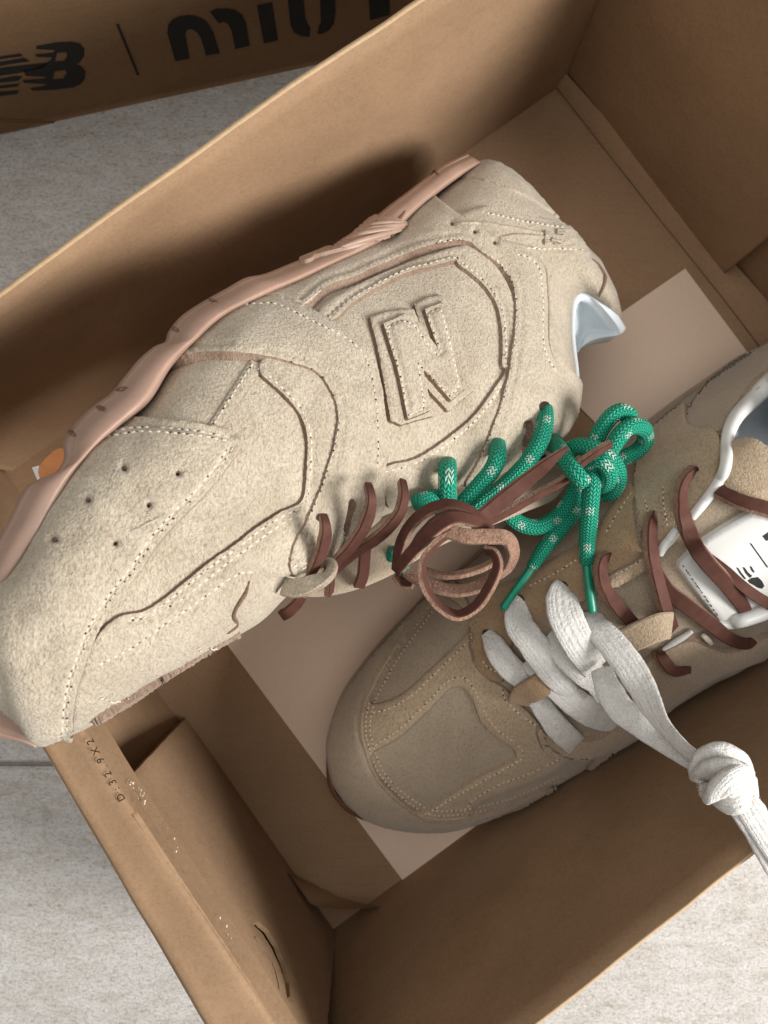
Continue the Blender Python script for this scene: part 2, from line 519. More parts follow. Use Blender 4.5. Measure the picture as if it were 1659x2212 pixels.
# near end wall: outer board, a wide rolled-over rim and an inner board with a notch and a thumb cut
BCo = [(-302, 943), (88, 1610), (440, 2212), (649, 2570)]
BCi = [(-150, 1075), (185, 1590), (262, 1715), (590, 2212), (765, 2480)]
sheet_wall('end_wall', [(B[0] - 12, B[1] + 8), (C_[0] - 12, C_[1] + 8)], BCo, 0.001, RZ - 0.0015, 0.0012, box, CARD, flip=-1)
def rim_band():
    n = 80
    o = resample(straight(BCo, 8), n); i_ = resample(straight(BCi, 8), n)
    prof = [(-0.010, -0.006), (-0.012, -0.0022), (0.0, -0.0004), (0.10, 0.0006), (0.22, 0.0002), (0.45, 0.0), (0.7, 0.0002), (0.9, 0.0003), (0.985, -0.0002), (1.0, -0.0010), (1.0, -0.0025), (0.985, -0.008), (0.95, -0.016)]
    vs, fs = [], []
    for j in range(n):
        for (s, dz) in prof:
            p = U(o[j][0] + (i_[j][0] - o[j][0]) * s, o[j][1] + (i_[j][1] - o[j][1]) * s, RZ)
            p.z += dz + noise.noise(p * 70) * 0.0007
            vs.append(p)
    m = len(prof)
    for j in range(n - 1):
        for s in range(m - 1):
            fs.append((j * m + s, j * m + s + 1, (j + 1) * m + s + 1, (j + 1) * m + s))
    return mesh_obj('rolled_rim', vs, fs, CARD, box, True), bvh_of(vs, fs)
rim_o, rim_b = rim_band()

# ------------------------------------------------------------------ leather panels laid over a curved base
def panel(name, pts, bvhs, h, mats, parent, holes=(), step=5.0, groove=(), gdepth=0.0007, corner=False, ragged=0.6, edge=4.0, guess=0.1, skirt=0.0006, lump=0.0, slope=0.35):
    """one cut piece with its own thickness h: top face, rounded lip, rough cut edge"""
    mk = straight if corner else smooth
    outer = mk(pts, step, True)
    rings = [outer] + [mk(hh, step * 0.8, True) for hh in holes]
    lines = [np.vstack([r, r[:1]]) for r in rings]
    rr = []
    for r in rings:
        nz = np.array([noise.noise(Vector((p[0] * .21, p[1] * .21, h * 1000))) for p in r]) * ragged * 2
        nz += np.random.randn(len(r)) * ragged * 0.35
        t = np.roll(r, -1, 0) - np.roll(r, 1, 0); t /= np.linalg.norm(t, axis=1)[:, None] + 1e-9
        rr.append(r + np.stack([-t[:, 1], t[:, 0]], 1) * nz[:, None])
    x0, y0 = outer.min(0); x1, y1 = outer.max(0)
    gx, gy = np.meshgrid(np.arange(x0, x1, step), np.arange(y0, y1, step * 0.866))
    gx = gx + (np.arange(gx.shape[0]) % 2)[:, None] * step * 0.5
    G = np.stack([gx.ravel(), gy.ravel()], 1)
    ok = inside(G, outer)
    for r in rings[1:]: ok &= ~inside(G, r)
    G = G[ok]
    dd = np.min([dist(G, l) for l in lines], axis=0) if len(G) else np.zeros(0)
    G = G[dd > step * 0.75]
    v2, ed = [], []
    for r in rr:
        b0 = len(v2)
        v2 += [Vector((float(p[0]), float(p[1]))) for p in r]
        ed += [(b0 + i, b0 + (i + 1) % len(r)) for i in range(len(r))]
    nb = len(v2)
    v2 += [Vector((float(p[0]), float(p[1]))) for p in G]
    ov, oe, of, src, *_ = delaunay_2d_cdt(v2, ed, [], 0, 1e-5)
    P = np.array([[v.x, v.y] for v in ov])
    cen = np.array([P[list(f)].mean(0) for f in of])
    ok = inside(cen, rr[0])
    for r in rr[1:]: ok &= ~inside(cen, r)
    fs = [tuple(f) for f, k in zip(of, ok) if k]
    isb = np.array([any(s < nb for s in ss) for ss in src])
    dd = np.min([dist(P, l) for l in lines], axis=0)
    dd[isb] = 0
    t = np.clip(dd / edge, 0, 1)
    hh = h * (0.72 + 0.28 * np.sin(t * math.pi / 2))
    for g in groove:
        hh = hh - gdepth * np.exp(-(dist(P, g) / 5.0) ** 2)
    hits = [cast(bvhs, p[0], p[1], guess) for p in P]
    far = np.array([(q - U(p[0], p[1], q.z)).length for (q, _), p in zip(hits, P)]) > .0025
    fs = [f for f in fs if not any(far[i] for i in f)]      # the piece ends where the surface under it turns away
    outw = np.zeros((len(P), 2))
    if lump:
        hh = hh + np.array([noise.noise(Vector((p[0] * .02, p[1] * .02, 3.0))) for p in P]) * lump
    top = [q + nn * float(x) for (q, nn), x in zip(hits, hh)]
    low = {}
    vs = list(top)
    for f in fs:
        a2 = sum(P[f[i]][0] * P[f[(i + 1) % len(f)]][1] - P[f[(i + 1) % len(f)]][0] * P[f[i]][1] for i in range(len(f)))
        for i in range(len(f)):
            a, b_ = f[i], f[(i + 1) % len(f)]
            d = P[b_] - P[a]
            o_ = np.array([d[1], -d[0]]) * (1 if a2 > 0 else -1)
            # interior edges cancel out, cut edges keep their outward direction
            outw[a] += o_; outw[b_] += o_
    outw /= np.linalg.norm(outw, axis=1)[:, None] + 1e-9
    cnt = set()
    for f in fs:
        for i in range(len(f)): cnt.add((f[i], f[(i + 1) % len(f)]))
    # make the faces look at the camera
    F2, mi = [], []
    for f in fs:
        a, b_, c = (top[f[0]], top[f[1]], top[f[2]])
        F2.append(f if (b_ - a).cross(c - a).z > 0 else f[::-1]); mi.append(0)
    for (a, b_) in list(cnt):
        if (b_, a) in cnt: continue
        for x in (a, b_):
            if x not in low:
                q, nn = hits[x]
                if slope > 0:
                    e = slope * h * 7000
                    q2, n2 = cast(bvhs, P[x][0] + outw[x][0] * e, P[x][1] + outw[x][1] * e, guess)
                    if (q2 - q).length < h * 3: q = q2
                low[x] = (len(vs), len(vs) + 1)
                vs.append(top[x]); vs.append(q - nn * skirt)
        F2.append((low[a][0], low[a][1], low[b_][1], low[b_][0])); mi.append(1 if len(mats) > 1 else 0)
    o = mesh_obj(name, vs, F2, mats, parent, True, mi)
    return o, bvh_of(top, fs)

def stitch_row(line, bvhs, pitch=13.0, ln=9.5, wd=3.6, lift=0.00012, jit=0.5, guess=0.1):
    """verts/faces of a row of short threads lying in a seam (measured line)"""
    P = resample(np.asarray(line)[:, :2], step=pitch)
    vs, fs = [], []
    for i in range(len(P) - 1):
        if random.random() < 0.02: continue
        a = P[i]; d = P[i + 1] - P[i]
        L = np.linalg.norm(d); d = d / (L + 1e-9); n = np.array([-d[1], d[0]])
        sk = n * random.uniform(-jit, jit) * 1.6
        c = a + d * L * 0.5 + n * random.uniform(-jit, jit)
        e0, e1 = c - d * ln / 2 - sk, c + d * ln / 2 + sk
        w = wd * random.uniform(0.85, 1.15) / 2
        ring = [(e0, -0.0004), (c - d * ln * .3 + n * w, -0.0001), (c - d * ln * .3 - n * w, -0.0001), (c - d * ln * .28, 0.00025),
                (c + d * ln * .3 + n * w, -0.0001), (c + d * ln * .3 - n * w, -0.0001), (c + d * ln * .28, 0.00025), (e1, -0.0004)]
        b0 = len(vs)
        q0, n0 = cast(bvhs, c[0], c[1], guess)
        for (p, z) in ring:
            q, nn = cast(bvhs, p[0], p[1], guess)
            if abs((q - q0).dot(n0)) > 0.0012: q = q - n0 * (q - q0).dot(n0)
            vs.append(q + n0 * (lift + z))
        for f in ((0, 3, 1), (0, 2, 3), (1, 3, 6, 4), (3, 2, 5, 6), (4, 6, 7), (6, 5, 7)):
            fs.append(tuple(b0 + x for x in f))
    return vs, fs
def stitching(rows, bvhs, parent, mat=None, **kw):
    vs, fs, mi = [], [], []
    pit_ = kw.get('pitch', 13.0)
    for r in rows:
        a, b_ = stitch_row(r, bvhs, **kw)
        k = len(vs); vs += a; fs += [tuple(x + k for x in f) for f in b_]; mi += [0] * len(b_)
        # flat dark dots between the threads paint the shade in the needle holes
        for p in resample(np.asarray(r)[:, :2], step=pit_)[1:-1]:
            if random.random() < 0.5: continue
            q, nn = cast(bvhs, p[0], p[1], kw.get('guess', .1))
            e1 = nn.cross(Vector((.3, .9, .1))).normalized(); e2 = nn.cross(e1)
            rr_ = random.uniform(.00018, .00034); k = len(vs)
            vs += [q + nn * .00012 + (e1 * math.cos(t) + e2 * math.sin(t)) * rr_ for t in (0.3, 1.35, 2.4, 3.4, 4.5, 5.5)]
            fs.append(tuple(range(k, k + 6))); mi.append(1)
    return mesh_obj('stitching', vs, fs, [mat or THREAD, HOLE], parent, True, mi, kind='stuff')

# ------------------------------------------------------------------ ribbons and cords
def frame_path(P):
    T = np.gradient(P, axis=0); T /= np.linalg.norm(T, axis=1)[:, None] + 1e-12
    return T
def to_world(pts, bvhs=None, n=None, closed=False, default=0.1, soft=3):
    """(px,py,z) or, with bvhs, (px,py,height above what lies there)"""
    Q = resample(catmull(pts, 60 * len(pts), closed), n=n, closed=closed, dims=2)
    out = []
    for q in Q:
        if bvhs is None: out.append(U(q[0], q[1], q[2]))
        else:
            p, nn = cast(bvhs, q[0], q[1], default)
            out.append(U(q[0], q[1], p.z + q[2]))
    Pn = np.array([tuple(p) for p in out])
    for _ in range(soft):
        S = Pn.copy()
        S[1:-1] = (Pn[:-2] + 2 * Pn[1:-1] + Pn[2:]) / 4
        if closed:
            S[0] = (Pn[-1] + 2 * Pn[0] + Pn[1]) / 4; S[-1] = (Pn[-2] + 2 * Pn[-1] + Pn[0]) / 4
        Pn = S
    return Pn
def ribbon(name, P, width, thick, tilt, mats, parent, seg=8, rough=0.0, closed=False, puff=0.0, taper=None, crisp=False):
    """flat strap swept along P; tilt (deg, may vary) turns its width from lying flat (0) to standing on edge (90)"""
    n = len(P); T = frame_path(P)
    width = np.interp(np.linspace(0, 1, n), np.linspace(0, 1, len(np.atleast_1d(width))), np.atleast_1d(width))
    tilt = np.radians(np.interp(np.linspace(0, 1, n), np.linspace(0, 1, len(np.atleast_1d(tilt))), np.atleast_1d(tilt)))
    up = np.array([0, 0, 1.0])
    if crisp:   # leather strap: corners kept, 4 faces
        prof = [(-1, -1), (-1, .6), (-.86, 1), (.86, 1), (1, .6), (1, -1)]
        side = [1, 0, 0, 0, 1, 1]
    else:
        k = 14
        prof = []
        for i in range(k):
            a = 2 * math.pi * i / k
            c, s = math.cos(a), math.sin(a)
            prof.append((math.copysign(abs(c) ** 0.7, c), math.copysign(abs(s) ** (0.8), s) * (1 + puff * abs(c))))
        side = [0] * k
    vs, fs, mi, uv = [], [], [], []
    L = 0
    for i in range(n):
        if i: L += np.linalg.norm(P[i] - P[i - 1])
        t = T[i]
        s = np.cross(t, up)
        if np.linalg.norm(s) < 0.05: s = np.array([1.0, 0, 0])
        s /= np.linalg.norm(s); nn = np.cross(s, t)
        w = s * math.cos(tilt[i]) + nn * math.sin(tilt[i]); h = np.cross(w, t); h = h if True else h
        if (h @ nn) * 1.0 < 0 and abs(math.degrees(tilt[i])) <= 90: h = -h
        wd = width[i] / 2
        for j, (a, b_) in enumerate(prof):
            r = 1 + (noise.noise(Vector(P[i] * 420 + j * 7.3)) * rough)
            vs.append(P[i] + w * a * wd * (1 + (r - 1) * .5) + h * b_ * thick / 2 * r)
            uv.append((j / len(prof), L / width[0]))
    k = len(prof)
    m = n if closed else n - 1
    for i in range(m):
        for j in range(k):
            a, b_ = i * k + j, i * k + (j + 1) % k
            c, d = ((i + 1) % n) * k + (j + 1) % k, ((i + 1) % n) * k + j
            fs.append((a, b_, c, d)); mi.append(side[j] if len(mats) > 1 else 0)
    if not closed:
        fs.append(tuple(range(k))[::-1]); fs.append(tuple((n - 1) * k + x for x in range(k)))
        mi += [1 if len(mats) > 1 else 0] * 2
    if crisp:   # split the faces so each keeps its own shading
        v2, f2, u2 = [], [], []
        for j in range(k):
            base = len(v2)
            for i in range(n):
                for q in (j, (j + 1) % k): v2.append(vs[i * k + q]); u2.append(uv[i * k + q])
            for i in range(m):
                a = base + i * 2; b2 = base + ((i + 1) % n) * 2
                f2.append((a, a + 1, b2 + 1, b2))
        mi2 = []
        for j in range(k): mi2 += [side[j]] * m
        if not closed:
            b0 = len(v2)
            v2 += [vs[x] for x in range(k)] + [vs[(n - 1) * k + x] for x in range(k)]
            u2 += [(0, 0)] * (2 * k)
            f2 += [tuple(range(b0 + k - 1, b0 - 1, -1)), tuple(range(b0 + k, b0 + 2 * k))]; mi2 += [1, 1]
        vs, fs, mi, uv = v2, f2, mi2, u2
    return mesh_obj(name, vs, fs, mats, parent, True, mi, uv)
def cord(name, P, rad, mat, parent, k=20, flat=1.0, phase=0.0, closecap=True):
    n = len(P); T = frame_path(P)
    rad = np.interp(np.linspace(0, 1, n), np.linspace(0, 1, len(np.atleast_1d(rad))), np.atleast_1d(rad))
    vs, fs, uv = [], [], []
    nrm = np.cross(T[0], [0.3, 0.2, 1.0]); nrm /= np.linalg.norm(nrm)
    L = 0.0
    for i in range(n):
        if i: L += np.linalg.norm(P[i] - P[i - 1])
        nrm = nrm - T[i] * (nrm @ T[i]); nrm /= np.linalg.norm(nrm)
        bi = np.cross(T[i], nrm)
        for j in range(k + 1):
            a = 2 * math.pi * j / k
            vs.append(P[i] + (nrm * math.cos(a) + bi * math.sin(a) * flat) * rad[i])
            uv.append((j / k, L / (2 * rad[0]) + phase))
    for i in range(n - 1):
        for j in range(k):
            a = i * (k + 1) + j
            fs.append((a, a + 1, a + k + 2, a + k + 1))
    for (i, s) in ((0, -1), (n - 1, 1)):
        b0 = len(vs)
        vs.append(P[i] + T[i] * s * rad[i] * 0.45); uv.append((0.5, uv[i * (k + 1)][1]))
        for j in range(k):
            a = i * (k + 1) + j
            fs.append((a, a + 1, b0) if s > 0 else (a + 1, a, b0))
    return mesh_obj(name, vs, fs, mat, parent, True, None, uv)

# inner board of the near end wall -------------------------------------------------
def quad_bvh(lo, hi, zl, zh, n=40, m=10):
    lo = resample(straight(lo, 8), n); hi = resample(straight(hi, 8), n)
    vs, fs = [], []
    for j in range(m + 1):
        for i in range(n):
            p = U(lo[i][0], lo[i][1], zl).lerp(U(hi[i][0], hi[i][1], zh), j / m)
            vs.append(p)
    for j in range(m):
        for i in range(n - 1):
            a = j * n + i; fs.append((a, a + 1, a + n + 1, a + n))
    return vs, fs
dx, dy = (C_[0] - B[0]), (C_[1] - B[1])
qv, qf = quad_bvh([(B[0] - dx * .3, B[1] - dy * .3), (C_[0] + dx * .3, C_[1] + dy * .3)],
                  [(185 - 405 * .9, 1590 - 622 * .9), (590 + 405 * .9, 2212 + 622 * .9)], FZ + 0.0005, RZ - 0.001)
# carry the board on a little below the floor and above the rim so that its own outline decides where it ends
lo_, hi_ = [U(p[0], p[1], FZ + .0005) for p in ((B[0] - dx * .3, B[1] - dy * .3), (C_[0] + dx * .3, C_[1] + dy * .3))], [U(p[0], p[1], RZ - .001) for p in ((185 - 405 * .9, 1590 - 622 * .9), (590 + 405 * .9, 2212 + 622 * .9))]
qv, qf = [], []
for j in range(13):
    for i in range(31):
        qv.append(lo_[0].lerp(lo_[1], i / 30).lerp(hi_[0].lerp(hi_[1], i / 30), -.1 + 1.2 * j / 12))
for j in range(12):
    for i in range(30): qf.append((j * 31 + i, j * 31 + i + 1, j * 31 + i + 32, j * 31 + i + 31))
PB = [bvh_of(qv, qf)]
crescent = Z5((1082, 1046), (1110, 1038), (1150, 1072), (1190, 1135), (1222, 1215), (1243, 1300), (1247, 1362), (1234, 1368), (1222, 1300), (1200, 1225), (1165, 1150), (1125, 1085))
tl, bl = L3((884, 1440))[0], L3((1312, 992))[0]
inner_poly = [(tl[0] + 3, tl[1] + 2), (bl[0] + 10, bl[1] - 6), (480, 1650), (570, 1780), (650, 1896), (732, 2010), (719, 2060), (704, 2212), (692, 2352), (766, 2478), (703, 2380), (593, 2211), (453, 1999), (353, 1848), (293, 1757)]
panel('inner_end_panel', inner_poly, PB, 0.0009, [CARD, CARD], box, holes=[crescent], step=9, corner=True, ragged=0.5, edge=6, guess=.07)
# second, fainter arc inside the thumb cut: the pressed tongue of card
arc = Z5((1088, 1105), (1130, 1135), (1168, 1195), (1192, 1262), (1203, 1330), (1196, 1335), (1180, 1262), (1155, 1200), (1120, 1150))
panel('thumb_tab', arc, PB, 0.0016, [CARD, RAW], box, step=7, ragged=0.5, edge=4, guess=.07)
# torn, scuffed paper along the rolled rim
scv, scf = [], []
for (x, y) in [L3((905 + 45 * t, 1430 + 60 * t))[0] for t in np.linspace(0, 3, 26)] + [(342 + 9 * t, 1778 + 16 * t) for t in np.linspace(0, 4, 16)] + [(465 + 16 * t, 1990 + 26 * t) for t in np.linspace(0, 1.5, 8)]:
    for _ in range(2):
        px, py = x + random.gauss(2, 3), y + random.gauss(0, 3)
        if random.random() < 0.6: continue
        q, nn = cast(PB + [rim_b], px, py, .13)
        r = random.uniform(0.0002, 0.0007); a = random.uniform(0, 6)
        b0 = len(scv)
        for t in range(4):
            an = a + t * 1.57 + random.uniform(-.4, .4)
            scv.append(q + nn * 0.0012 + Vector((math.cos(an) * r * .5 - math.sin(an) * 0, math.sin(an) * r, random.uniform(0, .0006))))
        scf.append((b0, b0 + 1, b0 + 2, b0 + 3))
mesh_obj('torn_flecks', scv, scf, TORN, box, False, kind='stuff')
# gusset flap of the near corner
def gusset():
    a, b_, c, d = [Z5(p)[0] for p in ((1240, 815), (1440, 1092), (1648, 968), (1470, 930))]
    n = 14
    vs, fs = [], []
    idx = {}
    for i in range(n + 1):
        for j in range(n + 1):
            s, t = i / n, j / n
            top = (a[0] + (d[0] - a[0]) * min(1, s * 1.8) + (c[0] - d[0]) * max(0, (s - .555) / .445), a[1] + (d[1] - a[1]) * min(1, s * 1.8) + (c[1] - d[1]) * max(0, (s - .555) / .445))
            low = (a[0] + (b_[0] - a[0]) * s + (c[0] - b_[0]) * max(0, s - .5) * 2 * s, a[1] + (b_[1] - a[1]) * s + (c[1] - b_[1]) * max(0, s - .5) * 2 * s)
            x, y = top[0] + (low[0] - top[0]) * t, top[1] + (low[1] - top[1]) * t
            p = U(x, y, 0.0056 + 0.010 * t + 0.006 * math.sin(math.pi * s) * t)
            p.z += noise.noise(Vector((x * .05, y * .05, 0))) * 0.0016
            idx[i, j] = len(vs); vs.append(p)
    for i in range(n):
        for j in range(n): fs.append((idx[i, j], idx[i + 1, j], idx[i + 1, j + 1], idx[i, j + 1]))
    mesh_obj('corner_flap', vs, fs, CARD, box, True)
gusset()

# printed size code on the rolled rim
def printed_text(body, px, py, z, height, ang, parent, name='printed_code'):
    cu = bpy.data.curves.new('tmp', 'FONT'); cu.body = body; cu.size = height / 0.70; cu.extrude = 0.00004; cu.space_character = 1.75
    o = bpy.data.objects.new('tmp', cu); COL.objects.link(o)
    dg = bpy.context.evaluated_depsgraph_get(); dg.update()
    me = bpy.data.meshes.new_from_object(o.evaluated_get(dg))
    c, s = math.cos(ang), math.sin(ang)
    w = U(px, py, z)
    vs = [Vector((w.x + c * v.co.x - s * v.co.y, w.y + s * v.co.x + c * v.co.y, z + v.co.z)) for v in me.vertices]
    fs = [tuple(p.vertices) for p in me.polygons]
    bpy.data.objects.remove(o); bpy.data.meshes.remove(me)
    out = mesh_obj(name, vs, fs, BLACK, parent, False)
    return out
px, py = L3((912, 1562))[0]
printed_text('D:32.9X2', px, py, RZ + 0.00085, 0.0022, math.radians(118.5), box)

# ------------------------------------------------------------------ the lid, standing behind the box
lid_a, lid_b = U(-420, 380, 0), U(1100, 50, 0)
lu = (lid_b - lid_a).normalized(); ln_ = Vector((lu.y, -lu.x, 0)); lh = 0.118
lidc = (lid_a + lid_b) / 2 - ln_ * 0.1
lid = thing('cardboard_box', 'second brown kraft box in the dim corner with black logo print on its side', 'box', (lidc.x, lidc.y, 0))
def lidpt(px, py, off=0.00025):
    d = U(px, py, 0) - CAMV
    t = (lid_a - CAMV).dot(ln_) / d.dot(ln_)
    return CAMV + d * t + ln_ * off
def slab_between(name, a, b_, c, d, nrm, th, mat, parent, n=24, wav=0.0008):
    vs, fs = [], []
    for s in (0, 1):
        for i in range(n + 1):
            for j in range(n + 1):
                p = a.lerp(b_, i / n).lerp(d.lerp(c, i / n), j / n)
                p = p - nrm * th * s + nrm * noise.noise(p * 25) * wav * 2 * (0 < i < n) * (0 < j < n)
                vs.append(p)
    S = (n + 1) ** 2
    for i in range(n):
        for j in range(n):
            q = i * (n + 1) + j
            f = (q, q + n + 1, q + n + 2, q + 1)
            fs.append(f); fs.append(tuple(x + S for x in f[::-1]))
    rim = [i * (n + 1) for i in range(n + 1)] + [n * (n + 1) + j for j in range(1, n + 1)] + [i * (n + 1) + n for i in range(n - 1, -1, -1)] + [j for j in range(n - 1, 0, -1)]
    for x, y in zip(rim, rim[1:] + rim[:1]): fs.append((x, y, y + S, x + S))
    return mesh_obj(name, vs, fs, mat, parent, True)
H_ = Vector((0, 0, lh)); Bk = -ln_ * 0.2
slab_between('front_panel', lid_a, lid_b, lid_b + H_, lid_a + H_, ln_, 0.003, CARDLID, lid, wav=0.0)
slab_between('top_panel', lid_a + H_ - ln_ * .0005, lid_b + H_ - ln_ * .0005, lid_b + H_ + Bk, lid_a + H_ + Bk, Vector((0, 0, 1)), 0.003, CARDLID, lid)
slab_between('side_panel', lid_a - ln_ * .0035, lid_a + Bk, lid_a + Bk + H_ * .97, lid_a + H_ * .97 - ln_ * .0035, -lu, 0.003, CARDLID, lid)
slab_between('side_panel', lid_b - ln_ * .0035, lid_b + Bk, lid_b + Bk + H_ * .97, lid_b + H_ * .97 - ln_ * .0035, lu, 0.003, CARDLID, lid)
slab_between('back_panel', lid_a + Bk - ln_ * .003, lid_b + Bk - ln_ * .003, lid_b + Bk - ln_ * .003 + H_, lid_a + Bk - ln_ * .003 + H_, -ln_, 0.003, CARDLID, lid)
# a pasted paper fold at the foot of the front
slab_between('folded_paper_corner', lidpt(-200, 245, .0006), lidpt(118, 262, .0006), lidpt(-20, 290, .0006), lidpt(-200, 320, .0006), ln_, 0.0004, CARDLID, lid, 8, 0.0002)

def print_mesh(name, polys, place, parent, mat=None, holes=None, thick=None, **kw):
    """flat printed shapes; polys are measured outlines, place turns a measured point into a place on the surface"""
    vs, fs = [], []
    for pi, (pl, hs) in enumerate(polys):
        rings = [straight(pl, 6, True)] + [straight(h, 4, True) for h in hs]
        v2, ed = [], []
        for r in rings:
            b0 = len(v2); v2 += [Vector((float(p[0]), float(p[1]))) for p in r]
            ed += [(b0 + i, b0 + (i + 1) % len(r)) for i in range(len(r))]
        ov, oe, of, *_ = delaunay_2d_cdt(v2, ed, [], 0, 1e-5)
        P = np.array([[v.x, v.y] for v in ov]); cen = np.array([P[list(f)].mean(0) for f in of])
        ok = inside(cen, rings[0])
        for h in rings[1:]: ok &= ~inside(cen, h)
        b0 = len(vs)
        vs += [place(p[0], p[1]) for p in P]
        fs += [tuple(b0 + x for x in f) for f, q in zip(of, ok) if q]
    return mesh_obj(name, vs, fs, mat or BLACK, parent, False, **kw)
def sm(pts): return [tuple(p) for p in smooth(pts, 4, True)]
# outlined letters of the logo: an italic striped N and B (zoomed z1 points)
B_out = [(158, 196), (250, 180), (312, 178), (345, 186), (364, 208), (362, 240), (345, 266), (330, 276), (352, 285), (368, 306), (366, 336), (350, 360), (316, 376), (230, 386), (140, 390), (128, 379), (190, 370), (206, 362), (104, 356), (96, 345), (190, 338), (205, 330), (112, 326), (100, 300), (150, 290), (215, 262), (228, 246), (160, 243), (152, 232), (232, 226), (238, 214), (158, 210)]
B_h1 = [(246, 226), (286, 224), (292, 236), (280, 260), (236, 264)]
B_h2 = [(234, 306), (282, 300), (288, 314), (272, 338), (228, 342)]
N_bars = [[(-120, 255), (-10, 243), (88, 228), (98, 240), (0, 254), (-120, 270)],
          [(-120, 282), (-20, 268), (104, 247), (130, 262), (0, 282), (-120, 298)],
          [(-120, 308), (40, 286), (205, 268), (186, 292), (90, 312), (-20, 328), (-120, 340)],
          [(-120, 350), (0, 338), (70, 326), (96, 328), (80, 346), (-20, 358), (-120, 368)],
          [(-120, 378), (-20, 370), (86, 358), (74, 372), (-30, 384), (-120, 392)],
          [(-120, 402), (0, 394), (82, 388), (74, 404), (-10, 414), (-120, 420)]]
nb_polys = [(Z1(*B_out), [Z1(*B_h1), Z1(*B_h2)])] + [(Z1(*b), []) for b in N_bars]
print_mesh('printed_logo', nb_polys, lidpt, lid)
m1 = [(757, 263), (722, 140), (726, 106), (744, 82), (775, 68), (815, 62), (850, 68), (885, 85), (908, 112), (922, 140), (950, 228), (890, 238), (868, 165), (852, 138), (830, 124), (808, 126), (800, 142), (804, 170), (819, 250)]
m2 = [(906, 48), (935, 36), (975, 34), (1015, 42), (1045, 62), (1062, 95), (1079, 196), (1016, 210), (1000, 130), (985, 102), (965, 92), (945, 98), (925, 74)]
i1 = [(1110, 20), (1175, 8), (1201, 172), (1139, 186)]
u1 = [(1240, -30), (1308, -40), (1318, 70), (1328, 100), (1340, 120), (1337, 158), (1300, 154), (1270, 138), (1254, 105)]
u2 = [(1380, -50), (1446, -60), (1449, 50), (1442, 100), (1420, 130), (1395, 143), (1371, 146), (1376, 112), (1386, 92)]
m3 = [(1590, -60), (1680, -70), (1684, 62), (1598, 86)]
bar = [(502, 103), (512, 100), (602, 321), (591, 325)]
print_mesh('printed_lettering', [(Z1(*m1), []), (Z1(*m2), []), (Z1(*i1), []), (Z1(*u1), []), (Z1(*u2), []), (Z1(*m3), [])], lidpt, lid)
print_mesh('printed_bar', [(Z1(*bar), [])], lidpt, lid)

# ------------------------------------------------------------------ the card under the shoes
pc = U(1100, 1200, 0.005)
card = flat_poly('card_sheet', [(1480, 580), (426, 1306), (870, 1902), (1924, 1176)], 0.0052, 0.0006, PAPER, None,
                 holes=[[(1165, 790), (1312, 940), (1154, 1104), (1020, 960)]])
card['label'] = 'plain blush pink card sheet with a cut-out window lying flat under the shoes'
card['category'] = 'card sheet'

# ================================================================== sneaker lying on its side
shoe = thing('sneaker', 'pale suede sneaker lying on its side with its toe over the box rim', 'sneaker', U(700, 950, 0.02))
# stations from heel to toe: sole-side point, lace-side point, height of the middle plane, half thickness, heel bulge
ST = [((1047, 346), (1343, 694), .050, .012, 36), ((1036, 349), (1332, 688), .051, .024, 30), ((1018, 358), (1303, 664), .052, .031, 24),
      ((979, 385), (1264, 637), .055, .034, 16), ((930, 425), (1238, 655), .060, .036, 9), ((890, 455), (1234, 735), .065, .037, 4),
      ((860, 485), (1247, 822), .070, .037, 0), ((820, 520), (1237, 902), .076, .037, 0), ((770, 537), (1204, 942), .082, .037, 0),
      ((720, 558), (1100, 1006), .089, .037, 0), ((650, 592), (1000, 1052), .098, .037, 0), ((572, 627), (890, 1092), .107, .037, 0),
      ((492, 664), (800, 1130), .116, .0365, 0), ((420, 722), (705, 1213), .124, .036, 0), ((360, 787), (620, 1288), .131, .035, 0),
      ((310, 857), (565, 1342), .137, .034, 0), ((250, 912), (490, 1387), .142, .033, 0), ((190, 957), (400, 1441), .147, .0315, 0),
      ((125, 1047), (300, 1500), .152, .030, 0), ((75, 1137), (210, 1561), .156, .0285, 0), ((30, 1212), (145, 1591), .158, .027, 0),
      ((0, 1257), (84, 1596), .160, .0255, 0), ((-25, 1310), (46, 1546), .161, .022, 0), ((-45, 1370), (-4, 1508), .162, .018, 0),
      ((-56, 1420), (-40, 1480), .162, .011, 0), ((-60, 1448), (-58, 1456), .162, .003, 0)]
def station_rows(ST, n):
    A_ = np.array([list(s[0]) + list(s[1]) + list(s[2:]) for s in ST], float)
    return resample(catmull(A_, 12 * len(A_)), n)
def axis_dir(rows):
    mid = (rows[:, 0:2] + rows[:, 2:4]) / 2
    t = -np.gradient(mid, axis=0)
    return t / (np.linalg.norm(t, axis=1)[:, None] + 1e-9)
ROWS = station_rows(ST, 190)
NU = 64
